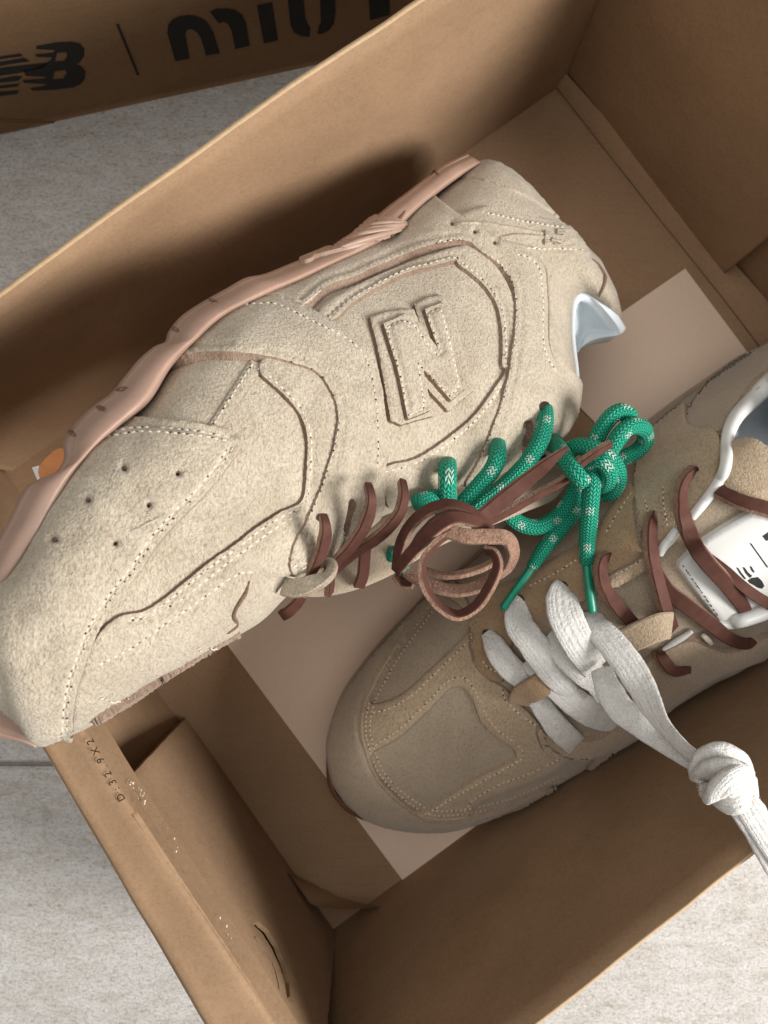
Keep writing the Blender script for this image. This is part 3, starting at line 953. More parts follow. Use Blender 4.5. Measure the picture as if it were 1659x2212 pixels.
def shoe_body():
    ax = axis_dir(ROWS); ax[:] = np.where(np.arange(len(ROWS))[:, None] < 40, np.array([[.74, -.67]]), ax)
    vs, fs = [], []
    ulist = (1 - np.cos(np.linspace(0, math.pi, NU + 1))) / 2
    n = len(ROWS)
    for side in (1, -1):
        for r in range(n):
            S, T_, zm, hf, bu = ROWS[r, 0:2], ROWS[r, 2:4], ROWS[r, 4], ROWS[r, 5], ROWS[r, 6]
            for u in ulist:
                p = S + (T_ - S) * u + ax[r] * bu * float(np.interp(u, [0, .06, .13, .235, .45, .566, .72, .877, .96, 1], [0, .55, .88, 1.18, 1.14, 1.28, 1.45, .95, .42, 0]))
                prof = max(0, 1 - abs(2 * u - 1) ** 2.5) ** (1 / 2.3)
                z = hf * prof * (1.10 - 0.32 * u)
                if side > 0: q = U(p[0], p[1], zm + z)
                else:
                    q = U(p[0], p[1], zm); q.z -= z * 0.95
                vs.append(q)
    S_ = n * (NU + 1)
    for side in (0, 1):
        for r in range(n - 1):
            for k in range(NU):
                a = side * S_ + r * (NU + 1) + k
                f = (a, a + 1, a + NU + 2, a + NU + 1)
                fs.append(f if side == 1 else f[::-1])
    for r in (0, n - 1):
        for k in range(NU):
            a = r * (NU + 1) + k
            fs.append((a, a + 1, a + 1 + S_, a + S_))
    return vs, fs, S_
bv, bf, bS = shoe_body()
body_b = bvh_of(bv, bf)
BODY = [body_b]
upper = mesh_obj('upper', bv, bf, SUEDE, shoe)

# seams, measured ---------------------------------------------------
toe_seam = [(222, 926), (300, 914), (380, 917), (450, 926), (497, 935)]
toe_seam2 = [(513, 968), (480, 1017), (440, 1067), (390, 1117), (340, 1172), (300, 1232), (260, 1282), (225, 1332), (200, 1377), (180, 1432), (165, 1475), (155, 1530), (152, 1586)]
toe_low = [(125, 1587), (86, 1592), (47, 1545), (-2, 1508), (-36, 1476), (-55, 1450), (-43, 1372), (-22, 1312), (3, 1259), (34, 1214), (78, 1139), (127, 1050), (172, 985), (207, 948)]
vamp_in = Z3((1120, 140), (1175, 195), (1222, 240), (1290, 320), (1320, 430), (1315, 560), (1296, 685), (1200, 738), (1090, 810), (1000, 880), (900, 950), (800, 1030), (700, 1110), (620, 1160), (548, 1174))
vamp_low = [(300, 1480), (345, 1452), (380, 1438), (430, 1408), (480, 1378), (505, 1364), (513, 1352)] + Z3((1008, 1192), (1022, 1150), (1060, 1092), (1072, 1040), (1120, 1010), (1200, 1010), (1242, 1000))
q_out = Z3((1135, 82), (1260, 112), (1360, 152), (1420, 240), (1443, 330), (1424, 450), (1390, 560), (1355, 660), (1300, 780), (1250, 870), (1230, 950), (1244, 992))
q_left = [(357, 800)] + R4((190, 940), (330, 897), (460, 895))
q_right = [(822, 1046), (826, 960), (822, 875), (810, 805), (790, 755), (750, 721), (706, 698), (651, 671), (592, 646), (509, 651)]
c2_in = R4((768, 692), (870, 612), (1000, 562), (1200, 472), (1330, 425), (1420, 404), (1476, 408)) + H1((320, 895), (400, 960), (520, 1045), (600, 1140), (640, 1260), (652, 1400), (645, 1550), (628, 1700), (600, 1880)) + ZB((1420, 150), (1370, 280), (1300, 450), (1240, 560), (1192, 640))
c2_ridge = H1((690, 888), (800, 910), (880, 970), (935, 1060), (950, 1200), (960, 1400), (960, 1650), (1000, 1780), (1062, 1862))
c1_in = R4((890, 742), (1000, 652), (1200, 542), (1330, 505), (1428, 480)) + H1((205, 1032), (300, 1100), (400, 1190), (480, 1290), (530, 1400), (555, 1550), (562, 1700), (558, 1850)) + R4((1640, 955), (1600, 1020), (1500, 1150), (1380, 1250), (1250, 1330), (1112, 1370))

GT1 = straight(offset(smooth(toe_seam), 9), 4); GT2 = straight(offset(smooth(toe_seam), 18), 4)
GT3 = straight(offset(smooth(toe_seam2), 9), 4); GT4 = straight(offset(smooth(toe_seam2), 18), 4)
def hexa(c, r=6.0):
    return [(c[0] + r * math.cos(a), c[1] + r * math.sin(a)) for a in np.linspace(0, 2 * math.pi, 9)[:-1]]
perf = Z3((545, 570), (765, 580), (398, 702), (640, 715), (260, 870), (497, 875))

# lower overlays
strap_poly = Z3((1085, 85), (1142, 108), (950, 385), (898, 372))
p_strap, b_strap = panel('side_strap', strap_poly, BODY, 0.0007, [SUEDE, RAWLIGHT], shoe, corner=True, step=5)
stitch_v = smooth(vamp_in)
GV = straight(offset(stitch_v, -12), 4)
vamp_line2 = smooth(Z3((1300, 742), (1200, 800), (1100, 872), (980, 960), (880, 1040), (760, 1130), (640, 1190), (540, 1210)))
vamp_line3 = smooth(Z3((1100, 1000), (1040, 1000), (950, 1055), (820, 1150), (700, 1230), (560, 1330), (420, 1400)))
q_sub = Z3((1180, 85), (1120, 88))
vamp_poly = Z3((1150, 70)) + vamp_in + Z3((500, 1190), (430, 1250), (385, 1330), (355, 1420), (330, 1480)) + [(160, 1545), (240, 1513)] + vamp_low + Z3((1300, 960), (1350, 800), (1420, 660), (1480, 480), (1500, 330), (1430, 160), (1300, 75))
p_vamp, b_vamp = panel('vamp_overlay', vamp_poly, BODY, 0.0016, [SUEDE, RAW], shoe, groove=[GV, vamp_line2, vamp_line3], lump=.0004)
L1 = [body_b, b_vamp, b_strap]
rawstrip = [(200, 1556)] + L3((720, 965), (900, 862), (1100, 730), (1300, 590), (1500, 450), (1640, 375)) + [(508, 1360), (512, 1367), (488, 1379), (398, 1433), (298, 1492), (215, 1547)]
toe_poly = toe_seam + toe_seam2 + toe_low
p_toe, b_toe = panel('toe_cap', toe_poly, BODY, 0.0029, [SUEDE, RAWLIGHT], shoe, holes=[hexa(c) for c in perf], groove=[GT1, GT2, GT3, GT4], gdepth=.0009, lump=.0005)
for c in perf:
    pts = [cast(BODY, *q) for q in hexa(c, 8)]
    mesh_obj('perforation_shade', [p + n * 0.0009 for p, n in pts], [tuple(range(8))], HOLE, p_toe)  # dark disc down each punched hole paints the shade of its depth
c1_stitch = straight(offset(smooth(c1_in), -12), 4)
c1_poly = c1_in + [(826, 1050), (838, 1092), (888, 1084), (1000, 1042), (1012, 1030)] + [(1045, 960), (1090, 880), (1108, 800), (1118, 700), (1085, 605), (1020, 540), (940, 552), (770, 622), (690, 672)]
p_c1, b_c1 = panel('inner_ring_overlay', c1_poly, BODY, 0.0017, [SUEDE, RAWMID], shoe, groove=[c1_stitch])
q_poly = q_left + q_out + [(640, 1238), (700, 1206), (757, 1152), (812, 1110)] + q_right + [(494, 664), (432, 712), (397, 742), (362, 786)]
q_stitch = straight(offset(smooth(q_out), 11)[4:-6] * [1, 1], 4)
q_out_s = smooth(q_out)
GQ1 = straight(offset(q_out_s, -11), 4); GQ2 = straight(offset(smooth(q_left), -11), 4); GQ3 = straight(offset(smooth(q_right), -9), 4)
p_q, b_q = panel('eyestay_overlay', q_poly, BODY, 0.0032, [SUEDE, RAWMID], shoe, groove=[GQ1, GQ2, GQ3], lump=.0004, holes=[ZB((425, 758), (468, 785), (440, 880), (412, 985), (384, 975), (402, 860))])
c2_s = smooth(c2_in)
GC2 = straight(offset(c2_s, -11), 4)
ridge_s = smooth(c2_ridge)
GR = straight(offset(ridge_s, 13), 4)
c2_poly = c2_in + [(1012, 1040), (1100, 1002), (1203, 939), (1235, 898), (1245, 835), (1236, 815)] + c2_ridge[::-1] + H1((600, 860), (520, 835), (360, 740), (230, 655), (100, 560), (20, 500)) + [(905, 462), (885, 468), (826, 518), (772, 541), (676, 584), (577, 628), (515, 655), (590, 660)]
heel_rows = [H1((440, 594), (560, 620), (740, 662), (950, 697), (1085, 716)), H1((770, 884), (900, 892), (1100, 890), (1235, 912))]
p_c2, b_c2 = panel('outer_ring_overlay', c2_poly, BODY, 0.0032, [SUEDE, RAWMID], shoe, groove=[GC2, GR], holes=[hexa(c, 4) for c in H1((335, 795), (490, 875), (165, 730))] + [R2((212, 232), (262, 230), (264, 300), (232, 395), (200, 405), (208, 320))], lump=.0004)
for c in H1((335, 795), (490, 875), (165, 730)):
    pts = [cast(BODY, *q) for q in hexa(c, 5)]
    mesh_obj('perforation_shade', [p + n * 0.0009 for p, n in pts], [tuple(range(8))], HOLE, p_c2)  # same dark discs, shade painted at the bottom of these punched holes
strap_h = H1((225, 650), (440, 572), (560, 598), (740, 638), (950, 676), (1080, 704)) + H1((1195, 815), (1272, 930), (1262, 945), (1190, 925), (1000, 916), (840, 932), (760, 905), (640, 872), (520, 838), (360, 742))
GH = [smooth(r) for r in heel_rows]
p_hs, b_hs = panel('heel_strap', strap_h, BODY, 0.0020, [SUEDE, SUEDE], shoe, groove=GH, edge=7, guess=.06)
heel_low = H1((215, 305), (340, 317), (500, 352), (650, 412), (800, 482), (1000, 612), (1035, 650), (975, 580), (815, 402), (630, 238), (500, 184), (425, 180), (300, 215))
p_hc, b_hc = panel('heel_counter', heel_low, BODY, 0.0010, [SUEDE, SUEDE], shoe, guess=.06, edge=8)
cord('tab_seam', to_world([(p[0], p[1], .0002) for p in H1((1310, 975), (1350, 1010), (1390, 1075), (1412, 1130), (1400, 1200), (1368, 1280))], BODY, n=50, default=.05), [.0003, .0008, .0010, .0008, .0003], RAW, shoe, k=8)
ALL1 = [body_b, b_vamp, b_strap, b_toe, b_c1, b_q, b_c2, b_hs, b_hc]
p_raw, b_raw = panel('torn_lower_edge', rawstrip, BODY, 0.0024, [RAWLIGHT, RAWMID], shoe, ragged=1.2, edge=3, step=4)
ALL1.append(b_raw)

cord('cut_seam', to_world([(p[0], p[1], .0002) for p in Z3((1078, 1035), (1060, 1090), (1022, 1150), (1010, 1190), (1024, 1228), (985, 1262))], ALL1, n=60, default=.14), [.0002, .0006, .0005, .0006, .0003], RAW, shoe, k=8)
# the big letter on the side: two stacked cut pieces
n_out = R4((1052, 728), (1120, 706), (1192, 694), (1242, 692), (1272, 762), (1246, 672), (1300, 645), (1366, 630), (1404, 690), (1455, 860), (1502, 1040), (1388, 1130), (1300, 1034), (1322, 1150), (1185, 1187), (1140, 1172), (1110, 1000), (1085, 860))
n_in = R4((1110, 756), (1205, 714), (1246, 724), (1348, 862), (1290, 692), (1376, 660), (1425, 840), (1468, 1028), (1402, 1084), (1284, 950), (1312, 1126), (1214, 1164), (1172, 960))
p_n1, b_n1 = panel('letter_backing', n_out, BODY, 0.0017, [SUEDE, RAW], shoe, corner=True, step=4, edge=3, ragged=.7)
n_st = straight(R4((1130, 765), (1202, 732), (1240, 742), (1352, 888), (1368, 872), (1308, 706), (1366, 678), (1408, 840), (1448, 1022), (1405, 1062), (1268, 920), (1294, 1112), (1224, 1144), (1188, 960), (1130, 765)), 4)
p_n2, b_n2 = panel('letter_patch', n_in, [body_b, b_n1], 0.0019, [SUEDE, RAW], shoe, corner=True, step=4, edge=3, ragged=.7, groove=[n_st], gdepth=.0009)
ALL1 += [b_n1, b_n2]
stitching([n_st], ALL1, p_n2, THREAD, pitch=12, ln=9, wd=2.4)

# thread
stitching([GT1, GT2, GT3, GT4], ALL1, p_toe, THREAD, pitch=17, ln=13, wd=2.8)
stitching([GV[3:], vamp_line2, vamp_line3], ALL1, p_vamp, THREAD, pitch=17, ln=12, wd=2.5)
stitching([GQ1, GQ2[4:], GQ3], ALL1, p_q, THREAD, pitch=15, ln=11, wd=2.5)
stitching([c1_stitch], ALL1, p_c1, THREAD, pitch=13, ln=9.5, wd=2.5)
stitching([GC2, GR], ALL1, p_c2, THREAD, pitch=12.5, ln=9.5, wd=2.5)
stitching(GH, ALL1, p_hs, THREAD, pitch=10.5, ln=8.5, wd=3.4)
stitching([offset(smooth(strap_poly[:1] + strap_poly[3:]), -6)], ALL1, p_strap, THREAD, pitch=13)

# piped ridges and the small embossed logo on the heel strap
def surf_path(pts, bvhs, off, n=60):
    return to_world([(p[0], p[1], off) for p in pts], bvhs, n=n)
for pts in (H1((230, 678), (400, 686), (560, 712), (720, 738), (900, 772)), H1((556, 800), (640, 792), (720, 790), (830, 795), (945, 806))):
    cord('piping', surf_path(pts, ALL1, 0.0001), [0.0003, 0.0009, 0.0009, 0.0008], SUEDE, shoe, k=10)
cord('piping', surf_path(c2_ridge, ALL1, 0.0001), [0.0003, 0.0007, 0.0007, 0.0004], SUEDE, shoe, k=10)
def emb(px, py):
    x, y = max(-4, px - 20) * .42, (py - 140) * .30
    a = math.radians(9)
    X, Y = 1176 + x * math.cos(a) - y * math.sin(a) * .4, 508 + x * math.sin(a) + y
    return X, Y
lv, lf = [], []
for pl in [B_out] + [[(max(-60, x), y) for x, y in b] for b in N_bars]:
    pl2 = [emb(x / 2, y / 2) for x, y in pl]
    base = [cast(ALL1, *p, .06) for p in pl2]
    b0 = len(lv); n = len(pl2)
    lv += [q + nn * 0.0011 for q, nn in base] + [q - nn * 0.0003 for q, nn in base]
    lf.append(tuple(range(b0, b0 + n)))
    for i in range(n): lf.append((b0 + i, b0 + (i + 1) % n, b0 + n + (i + 1) % n, b0 + n + i))
mesh_obj('embossed_logo', lv, lf, SUEDE, p_hs, False)

# stray light fibres and rubbed spots
def fibres(parent):
    vs, fs = [], []
    spots = [(330, 1132, 25, 40)] + [(570, 800, 20, 14), (595, 820, 14, 10)] + [(640, 1215, 14, 20), (755, 1155, 20, 18), (455, 1400, 60, 14), (270, 1510, 60, 12)]
    for _ in range(60):
        s = random.choice(spots); spots_x = s[0] + random.gauss(0, s[2] * .5); spots_y = s[1] + random.gauss(0, s[3] * .35)
        a = random.uniform(-.8, .3); L = random.uniform(5, 12)
        pts = [(spots_x + math.cos(a) * L * t, spots_y + math.sin(a) * L * t + random.gauss(0, 1)) for t in (-.5, 0, .5)]
        b0 = len(vs)
        for i, p in enumerate(pts):
            q, nn = cast(ALL1, *p)
            vs.append(q + nn * .0003 + Vector((0, 0.00016, 0))); vs.append(q + nn * .0005 - Vector((0, 0.00016, 0)))
        for i in range(2): fs.append((b0 + i * 2, b0 + i * 2 + 1, b0 + i * 2 + 3, b0 + i * 2 + 2))
    for t in np.linspace(0, 1, 14):
        x, y = 288 + 72 * t, 1148 - 36 * t + random.gauss(0, 1)
        q, nn = cast(ALL1, x, y)
        b0 = len(vs)
        vs += [q + nn * .0002 + Vector((-.0009, -.0006, 0)), q + nn * .0006 + Vector((0, -.0003, 0)), q + nn * .0002 + Vector((.001, .0007, 0)), q + nn * .0006 + Vector((0, .0002, 0))]
        fs.append((b0, b0 + 1, b0 + 2, b0 + 3))
    mesh_obj('loose_fibres', vs, fs, TORN, parent, True, kind='stuff')
fibres(shoe)

# sole -----------------------------------------------------------------
sole_in = [(1040, 352), (1000, 378), (950, 415), (900, 458), (850, 505), (790, 540), (720, 572), (650, 606), (572, 640), (492, 680), (430, 732), (372, 792), (325, 867), (262, 922), (203, 970), (142, 1057), (93, 1147), (48, 1220), (18, 1265), (-5, 1318), (-26, 1375), (-38, 1440), (-22, 1478), (8, 1500), (50, 1535), (84, 1585)]
sole_out = [(1010, 331), (960, 354), (936, 371), (880, 414), (836, 447), (790, 486), (740, 522), (671, 551), (620, 572), (572, 591), (530, 600), (492, 621), (440, 650), (398, 677), (375, 700), (361, 722), (357, 738), (340, 745), (329, 751), (300, 776), (270, 812), (243, 846), (222, 862), (197, 881), (170, 905), (147, 934), (136, 960), (138, 990), (120, 1020), (95, 1030), (75, 1040), (52, 1056), (25, 1110), (0, 1158), (-40, 1235), (-80, 1320), (-104, 1400), (-106, 1470), (-80, 1545), (-40, 1580), (0, 1594), (40, 1602), (78, 1616)]
def row_at(p):
    S = ROWS[:, 0:2]
    i = int(np.argmin(np.linalg.norm(S - np.array(p)[:2], axis=1)))
    return ROWS[i, 4], ROWS[i, 5]
def sole_mesh(inn, out, name, mat, parent, n=260, ext=0.0015, dents=()):
    I = resample(catmull(inn, 800), n); O = resample(catmull(out, 1200), n)
    zz = np.array([row_at(p) for p in I])
    k = np.ones(21) / 21
    pad = np.pad(zz, ((10, 10), (0, 0)), 'edge')
    zz = np.stack([np.convolve(pad[:, c], k, 'valid') for c in (0, 1)], 1)
    prof = []
    for a in np.linspace(0, 2 * math.pi, 37)[:-1]:
        c, s = math.cos(a), math.sin(a)
        prof.append((math.copysign(abs(c) ** 0.45, c), math.copysign(abs(s) ** 0.30, s)))
    vs, fs = [], []
    m = len(prof)
    for i in range(n):
        zm, hf = zz[i]; hf = hf * 0.80 + ext
        e = min(1, (i + 1) / 6, (n - i) / 6) ** .5
        hf = hf * (0.55 + .45 * e)
        for (a, s) in prof:
            u = (a + 1) / 2
            px = O[i] + (I[i] - O[i]) * (1 - u)
            # lugs thin out toward the ground side
            z = zm + hf * s * (1.0 if u > .5 else 1.0)
            if s > 0: q = U(px[0], px[1], z)
            else:
                q = U(px[0], px[1], zm); q.z = z
            q.z -= 0.0012 * math.exp(-((u - .80) / .07) ** 2) * (s > 0.5)      # moulded line along the sidewall
            vs.append(q)
    for i in range(n - 1):
        for j in range(m):
            fs.append((i * m + j, i * m + (j + 1) % m, (i + 1) * m + (j + 1) % m, (i + 1) * m + j))
    fs.append(tuple(range(m))[::-1]); fs.append(tuple((n - 1) * m + x for x in range(m)))
    o = mesh_obj(name, vs, fs, mat, parent, True)
    return o, bvh_of(vs, fs)
sole, b_sole = sole_mesh(sole_in, sole_out, 'sole', GUM, shoe)
# small cuts between the lugs
for (a, b_) in (((937, 366), (948, 378)), ((150, 930), (163, 942)), ((252, 842), (276, 838)), ((210, 878), (231, 887)), ((452, 646), (470, 652)), ((372, 706), (386, 716))):
    mid = ((a[0] + b_[0]) / 2, (a[1] + b_[1]) / 2)
    q, nn = cast([b_sole], *mid, .12)
    P = np.array([tuple(cast([b_sole], a[0] + (b_[0] - a[0]) * t, a[1] + (b_[1] - a[1]) * t, .12)[0] + Vector((0, 0, .0002))) for t in np.linspace(0, 1, 8)])
    cord('lug_cut', P, [.0003, .0008, .0006, .0002], GUMDARK, sole, k=8, flat=.6)
# moulded flame of the shank
fl_o = R4((755, 470), (860, 425), (960, 372), (1050, 290), (1075, 275), (1105, 285), (1180, 296), (1262, 302), (1268, 318), (1180, 345), (1080, 385), (960, 420), (850, 450), (780, 480))
p_fl, b_fl = panel('shank', fl_o, [body_b, b_sole], 0.0014, [GUM, GUM], shoe, step=5, edge=6, guess=.08, ragged=.2)
for pts in (R4((985, 362), (1060, 335), (1150, 322), (1258, 306)), R4((1010, 340), (1070, 318), (1130, 308), (1200, 303)), R4((900, 425), (1000, 390), (1120, 355), (1262, 316)), R4((960, 378), (1040, 352), (1130, 336), (1220, 322))):
    cord('rib', surf_path(pts, [b_fl, b_sole, body_b], 0.0002, 40), [.0004, .0010, .0010, .0005], GUM, p_fl, k=10)
# orange block of the outsole that shows below the sidewall, with its pale edge
def block(name, pts, z0, z1, mat, parent):
    n = len(pts)
    vs = [U(p[0], p[1], z1) for p in pts] + [Vector((U(p[0], p[1], z1).x, U(p[0], p[1], z1).y, z0)) for p in pts]
    fs = [tuple(range(n))[::-1], tuple(range(n, 2 * n))] + [(i, (i + 1) % n, n + (i + 1) % n, n + i) for i in range(n)]
    return mesh_obj(name, vs, fs, mat, parent, False)
block('outsole_insert', sm(Z3((170, 540), (235, 472), (285, 470), (285, 560), (200, 605), (172, 590))), .118, .150, ORANGE, sole)
block('outsole_edge', Z3((138, 545), (168, 536), (180, 560), (200, 606), (163, 604)), .116, .147, VINYL, sole)

# lining and collar --------------------------------------------------------
def lining():
    ring = H1((1150, 1340), (1165, 1300), (1200, 1268), (1245, 1262), (1330, 1310), (1420, 1400), (1500, 1500), (1535, 1570), (1510, 1600), (1400, 1615), (1300, 1640), (1230, 1690), (1190, 1740), (1165, 1720), (1150, 1500))
    ring = sm(ring)
    n = len(ring); c = np.mean(ring, 0)
    c = (c[0] - 8, c[1] + 8)
    vs, fs = [], []
    lev = [(1.0, .0), (.93, -.002), (.80, -.006), (.6, -.010), (.4, -.013), (.2, -.014)]
    for (s, dz) in lev:
        for i, p in enumerate(ring):
            t = 0.5 + 0.5 * math.cos(2 * math.pi * i / n - 3.6)
            vs.append(U(c[0] + (p[0] - c[0]) * s, c[1] + (p[1] - c[1]) * s, .062 + dz - .006 * t * (1 - s)))
    for l in range(len(lev) - 1):
        for i in range(n):
            fs.append((l * n + i, l * n + (i + 1) % n, (l + 1) * n + (i + 1) % n, (l + 1) * n + i))
    fs.append(tuple((len(lev) - 1) * n + i for i in range(n)))
    b0 = len(vs)
    vs += [v - Vector((0, 0, .012)) for v in vs[:n]]
    for i in range(n): fs.append((i, (i + 1) % n, b0 + (i + 1) % n, b0 + i))
    return mesh_obj('collar_lining', vs, fs, LINING, shoe, True)
lining()
edge_pts = [(1338, 716, .052), (1310, 676, .056), (1285, 650, .058), (1258, 638, .060), (1242, 648, .062), (1237, 680, .065), (1238, 740, .068), (1245, 800, .072), (1243, 860, .076), (1233, 905, .080), (1204, 944, .084), (1170, 966, .087)]
cord('collar_binding', to_world(edge_pts, n=90), [.0030, .0032, .0024, .0011, .0010, .0009, .0012, .0014, .0009, .0007], LINING, shoe, k=12)

# ---- laces of the tilted sneaker
ZB_ = lambda *p: ZB(*p)
LACE = [LEATHER, FLESH]
def leather(pts, width, tilt, parent, thick=.0019, n=None, taper=None, name='leather_lace', closed=False):
    n = n or 30 + 22 * len(pts)
    return ribbon(name, to_world(pts, n=n, closed=closed), width, thick, tilt, LACE, parent, crisp=True, rough=0.07, closed=closed)
# tongue edge and dark throat under the eyelets
tongue_pts = [(640, 1262, .125), (700, 1250, .122), (780, 1215, .118), (860, 1165, .112), (930, 1120, .106), (1010, 1085, .100), (1100, 1045, .092), (1165, 1015, .086), (1215, 970, .080)]
tw = to_world(tongue_pts, n=80)
ribbon('tongue', tw, [.008, .014, .018, .020, .022, .024, .026, .020], .004, [20, 25, 30], [SUEDE_SMOOTH], shoe)
def tongue_label():
    pts = R2((60, 520), (130, 440), (210, 425), (250, 470), (370, 400), (430, 440), (330, 600), (120, 730), (20, 700))
    vs = [U(x, y, .089) for x, y in pts]
    n = len(vs)
    vs += [v - Vector((0, 0, .0012)) for v in vs]
    o = mesh_obj('tongue_label', vs, [tuple(range(n))[::-1], tuple(range(n, 2 * n))] + [(i, (i + 1) % n, n + (i + 1) % n, n + i) for i in range(n)], VINYL, shoe, False)
    bars = [R2((112, 540), (150, 462), (160, 464), (125, 545)), R2((135, 530), (170, 458), (180, 460), (150, 525)), R2((160, 500), (186, 455), (194, 457), (170, 498)),
            R2((318, 455), (365, 425), (372, 437), (325, 468)), R2((300, 590), (352, 535), (356, 550), (312, 600))]
    print_mesh('printed_logo', [(b, []) for b in bars], lambda x, y: U(x, y, .0893), o)
tongue_label()
leather(ZB_((285, 880, .156), (300, 940, .158), (300, 1010, .156), (280, 1100, .151), (235, 1200, .146), (180, 1290, .141)), [.0020, .0036, .0036, .0032], [35, 40, 55, 60], shoe)
leather(ZB_((575, 678, .150), (598, 760, .154), (588, 860, .152), (545, 970, .148), (460, 1090, .144), (380, 1170, .141), (320, 1230, .138)), [.0020, .0036, .0037, .0030], [30, 35, 45, 50], shoe)
leather(ZB_((800, 655, .144), (812, 740, .148), (790, 850, .148), (720, 950, .145), (620, 1040, .142), (520, 1100, .139), (420, 1180, .135), (330, 1260, .132)), [.0022, .0037, .0036, .0030], [35, 40, 45, 50], shoe)
leather(ZB_((560, 1090, .132), (555, 1180, .130), (545, 1270, .127), (520, 1340, .124)), [.0034, .0034, .0036], [10, 20], shoe)
leather(ZB_((150, 1400, .130), (120, 1450, .128), (60, 1510, .126), (20, 1530, .124)), [.0030, .0036], [20, 10], shoe)
leather(ZB_((310, 1230, .137), (330, 1300, .132), (325, 1390, .128)), [.0030, .0030], [60, 70], shoe)
# suede keeper loop the lace runs through
kp = ZB_((30, 1345, .146), (110, 1352, .149), (210, 1325, .150), (300, 1275, .148), (335, 1215, .142), (300, 1190, .136), (200, 1240, .132))
ribbon('lace_keeper', to_world(kp, n=60), [.0052, .0056, .0058, .0050], .0015, [25, 30, 55, 75, 80], [SUEDE, RAWLIGHT], shoe, crisp=True)
# coil of brown lace
coil = [
    (((765, 1245, .131), (785, 1090, .137), (845, 955, .141), (950, 855, .143), (1090, 805, .144), (1230, 842, .143), (1345, 930, .141), (1395, 1010, .138)), [.0040, .0044, .0042, .0036], [50, 55, 52, 48], 0),
    (((1030, 955, .148), (1110, 985, .1495), (1230, 1015, .1500), (1360, 1015, .1490), (1480, 1025, .147), (1530, 1115, .143), (1495, 1220, .139), (1410, 1290, .136)), [.0038, .0044, .0044, .0036], [20, 22, 28, 60], 1),
    (((1130, 985, .1475), (1030, 1060, .151), (950, 1150, .1525), (930, 1250, .1525), (965, 1370, .1510), (1050, 1475, .1495), (1165, 1530, .149), (1285, 1470, .150), (1375, 1340, .1515), (1425, 1215, .1525), (1405, 1130, .1515), (1350, 1105, .149)), [.0030, .0036, .0040, .0038, .0030], [66, 72, 70, 64, 60, 60], 0),
    (((830, 1245, .133), (920, 1305, .1345), (1040, 1350, .1355), (1170, 1368, .136), (1300, 1340, .137), (1400, 1275, .137)), [.0036, .0042, .0038], [42, 45, 42], 1),
    (((785, 1215, .141), (860, 1125, .146), (955, 1020, .1495), (1060, 935, .1510), (1160, 895, .150), (1290, 925, .147), (1370, 985, .142)), [.0036, .0042, .0040, .0030], [35, 36, 36], 0),
    (((955, 1235, .138), (1060, 1268, .1395), (1180, 1262, .1405), (1310, 1228, .142), (1400, 1180, .143)), [.0022, .0028, .0024], [62, 64, 62], 1),
    (((870, 1080, .144), (930, 990, .1475), (1020, 905, .1490), (1130, 862, .1485), (1250, 885, .1465)), [.0018, .0026, .0022], [74, 72, 70], 0),
    (((765, 1260, .129), (805, 1315, .129), (880, 1325, .131)), [.0042, .0036], [52, 50], 0),
]
for (pts, w, tl_, fl_) in coil:
    ribbon('leather_lace', to_world(ZB_(*pts), n=30 + 22 * len(pts)), w, .0014, tl_, [FLESH, FLESH] if fl_ else LACE, shoe, crisp=True, rough=.09)
# two straight lace ends that run up past the collar
leather(R2((495, 385, .129), (400, 462, .128), (280, 560, .125), (150, 665, .124), (20, 770, .124), (-60, 830, .128)), [.0010, .0040, .0050, .0052, .0045], [15, 18, 20], shoe)
leather(R2((745, 365, .119), (660, 415, .1195), (560, 490, .1160), (460, 585, .112), (330, 655, .111), (180, 740, .113), (30, 820, .118), (-30, 860, .122)), [.0026, .0036, .0036, .0036], [50, 55, 55], shoe)

def eyelets(centres, bvhs, parent, rx=10, ry=7, ang=-1.0):  # flat dark ovals on the surface paint the shade inside the eyelets
    for c in centres:
        pts = []
        for t in np.linspace(0, 2 * math.pi, 11)[:-1]:
            x, y = rx * math.cos(t), ry * math.sin(t)
            pts.append(cast(bvhs, c[0] + x * math.cos(ang) - y * math.sin(ang), c[1] + x * math.sin(ang) + y * math.cos(ang)))
        mesh_obj('eyelet_shade', [p + n * .0004 for p, n in pts], [tuple(range(10))], HOLE, parent)
eyelets(ZB((268, 892), (582, 690), (806, 668)), ALL1, shoe, 9, 8)
eyelets(ZB((1100, 548), (1420, 408)) + R2((358, 150)), ALL1, shoe, 12, 11)

# green braided cord
GR_ = .0029
def green(pts, n=None, rad=GR_, name='rope_lace', parent=None, ph=0.0):
    return cord(name, to_world(pts, n=n or 24 + 14 * len(pts)), rad, ROPE, parent or shoe, phase=ph)
green(ZB((1100, 540, .1180), (1098, 575, .1262), (1098, 640, .1290), (1096, 710, .1275), (1100, 780, .1220), (1060, 850, .115)), ph=.2)
green(ZB((1418, 400, .1060), (1424, 430, .1130), (1424, 500, .1185), (1390, 580, .1195), (1310, 680, .1190), (1230, 770, .1185), (1160, 850, .116)), ph=1.4)
green(R2((358, 145, .0960), (362, 175, .1030), (362, 250, .1085), (330, 360, .1110), (260, 470, .1110), (170, 570, .1110), (70, 655, .1120), (-30, 725, .1130), (-90, 770, .112)), ph=2.1)
green(R2((395, 325, .088), (425, 365, .102), (465, 430, .1110), (515, 505, .1160), (560, 560, .1170), (585, 592, .1160)), ph=3.0)
green(ZB((740, 1130, .118), (760, 1165, .115), (800, 1230, .112)), ph=.7)
green(ZB((900, 800, .128), (1010, 765, .124), (1110, 790, .118)), ph=.4)
# slack arc under the straps
green(R2((130, 740, .098), (165, 790, .097), (230, 833, .096), (320, 848, .095), (420, 800, .095), (500, 710, .097), (560, 600, .099), (600, 530, .100)), ph=1.0)
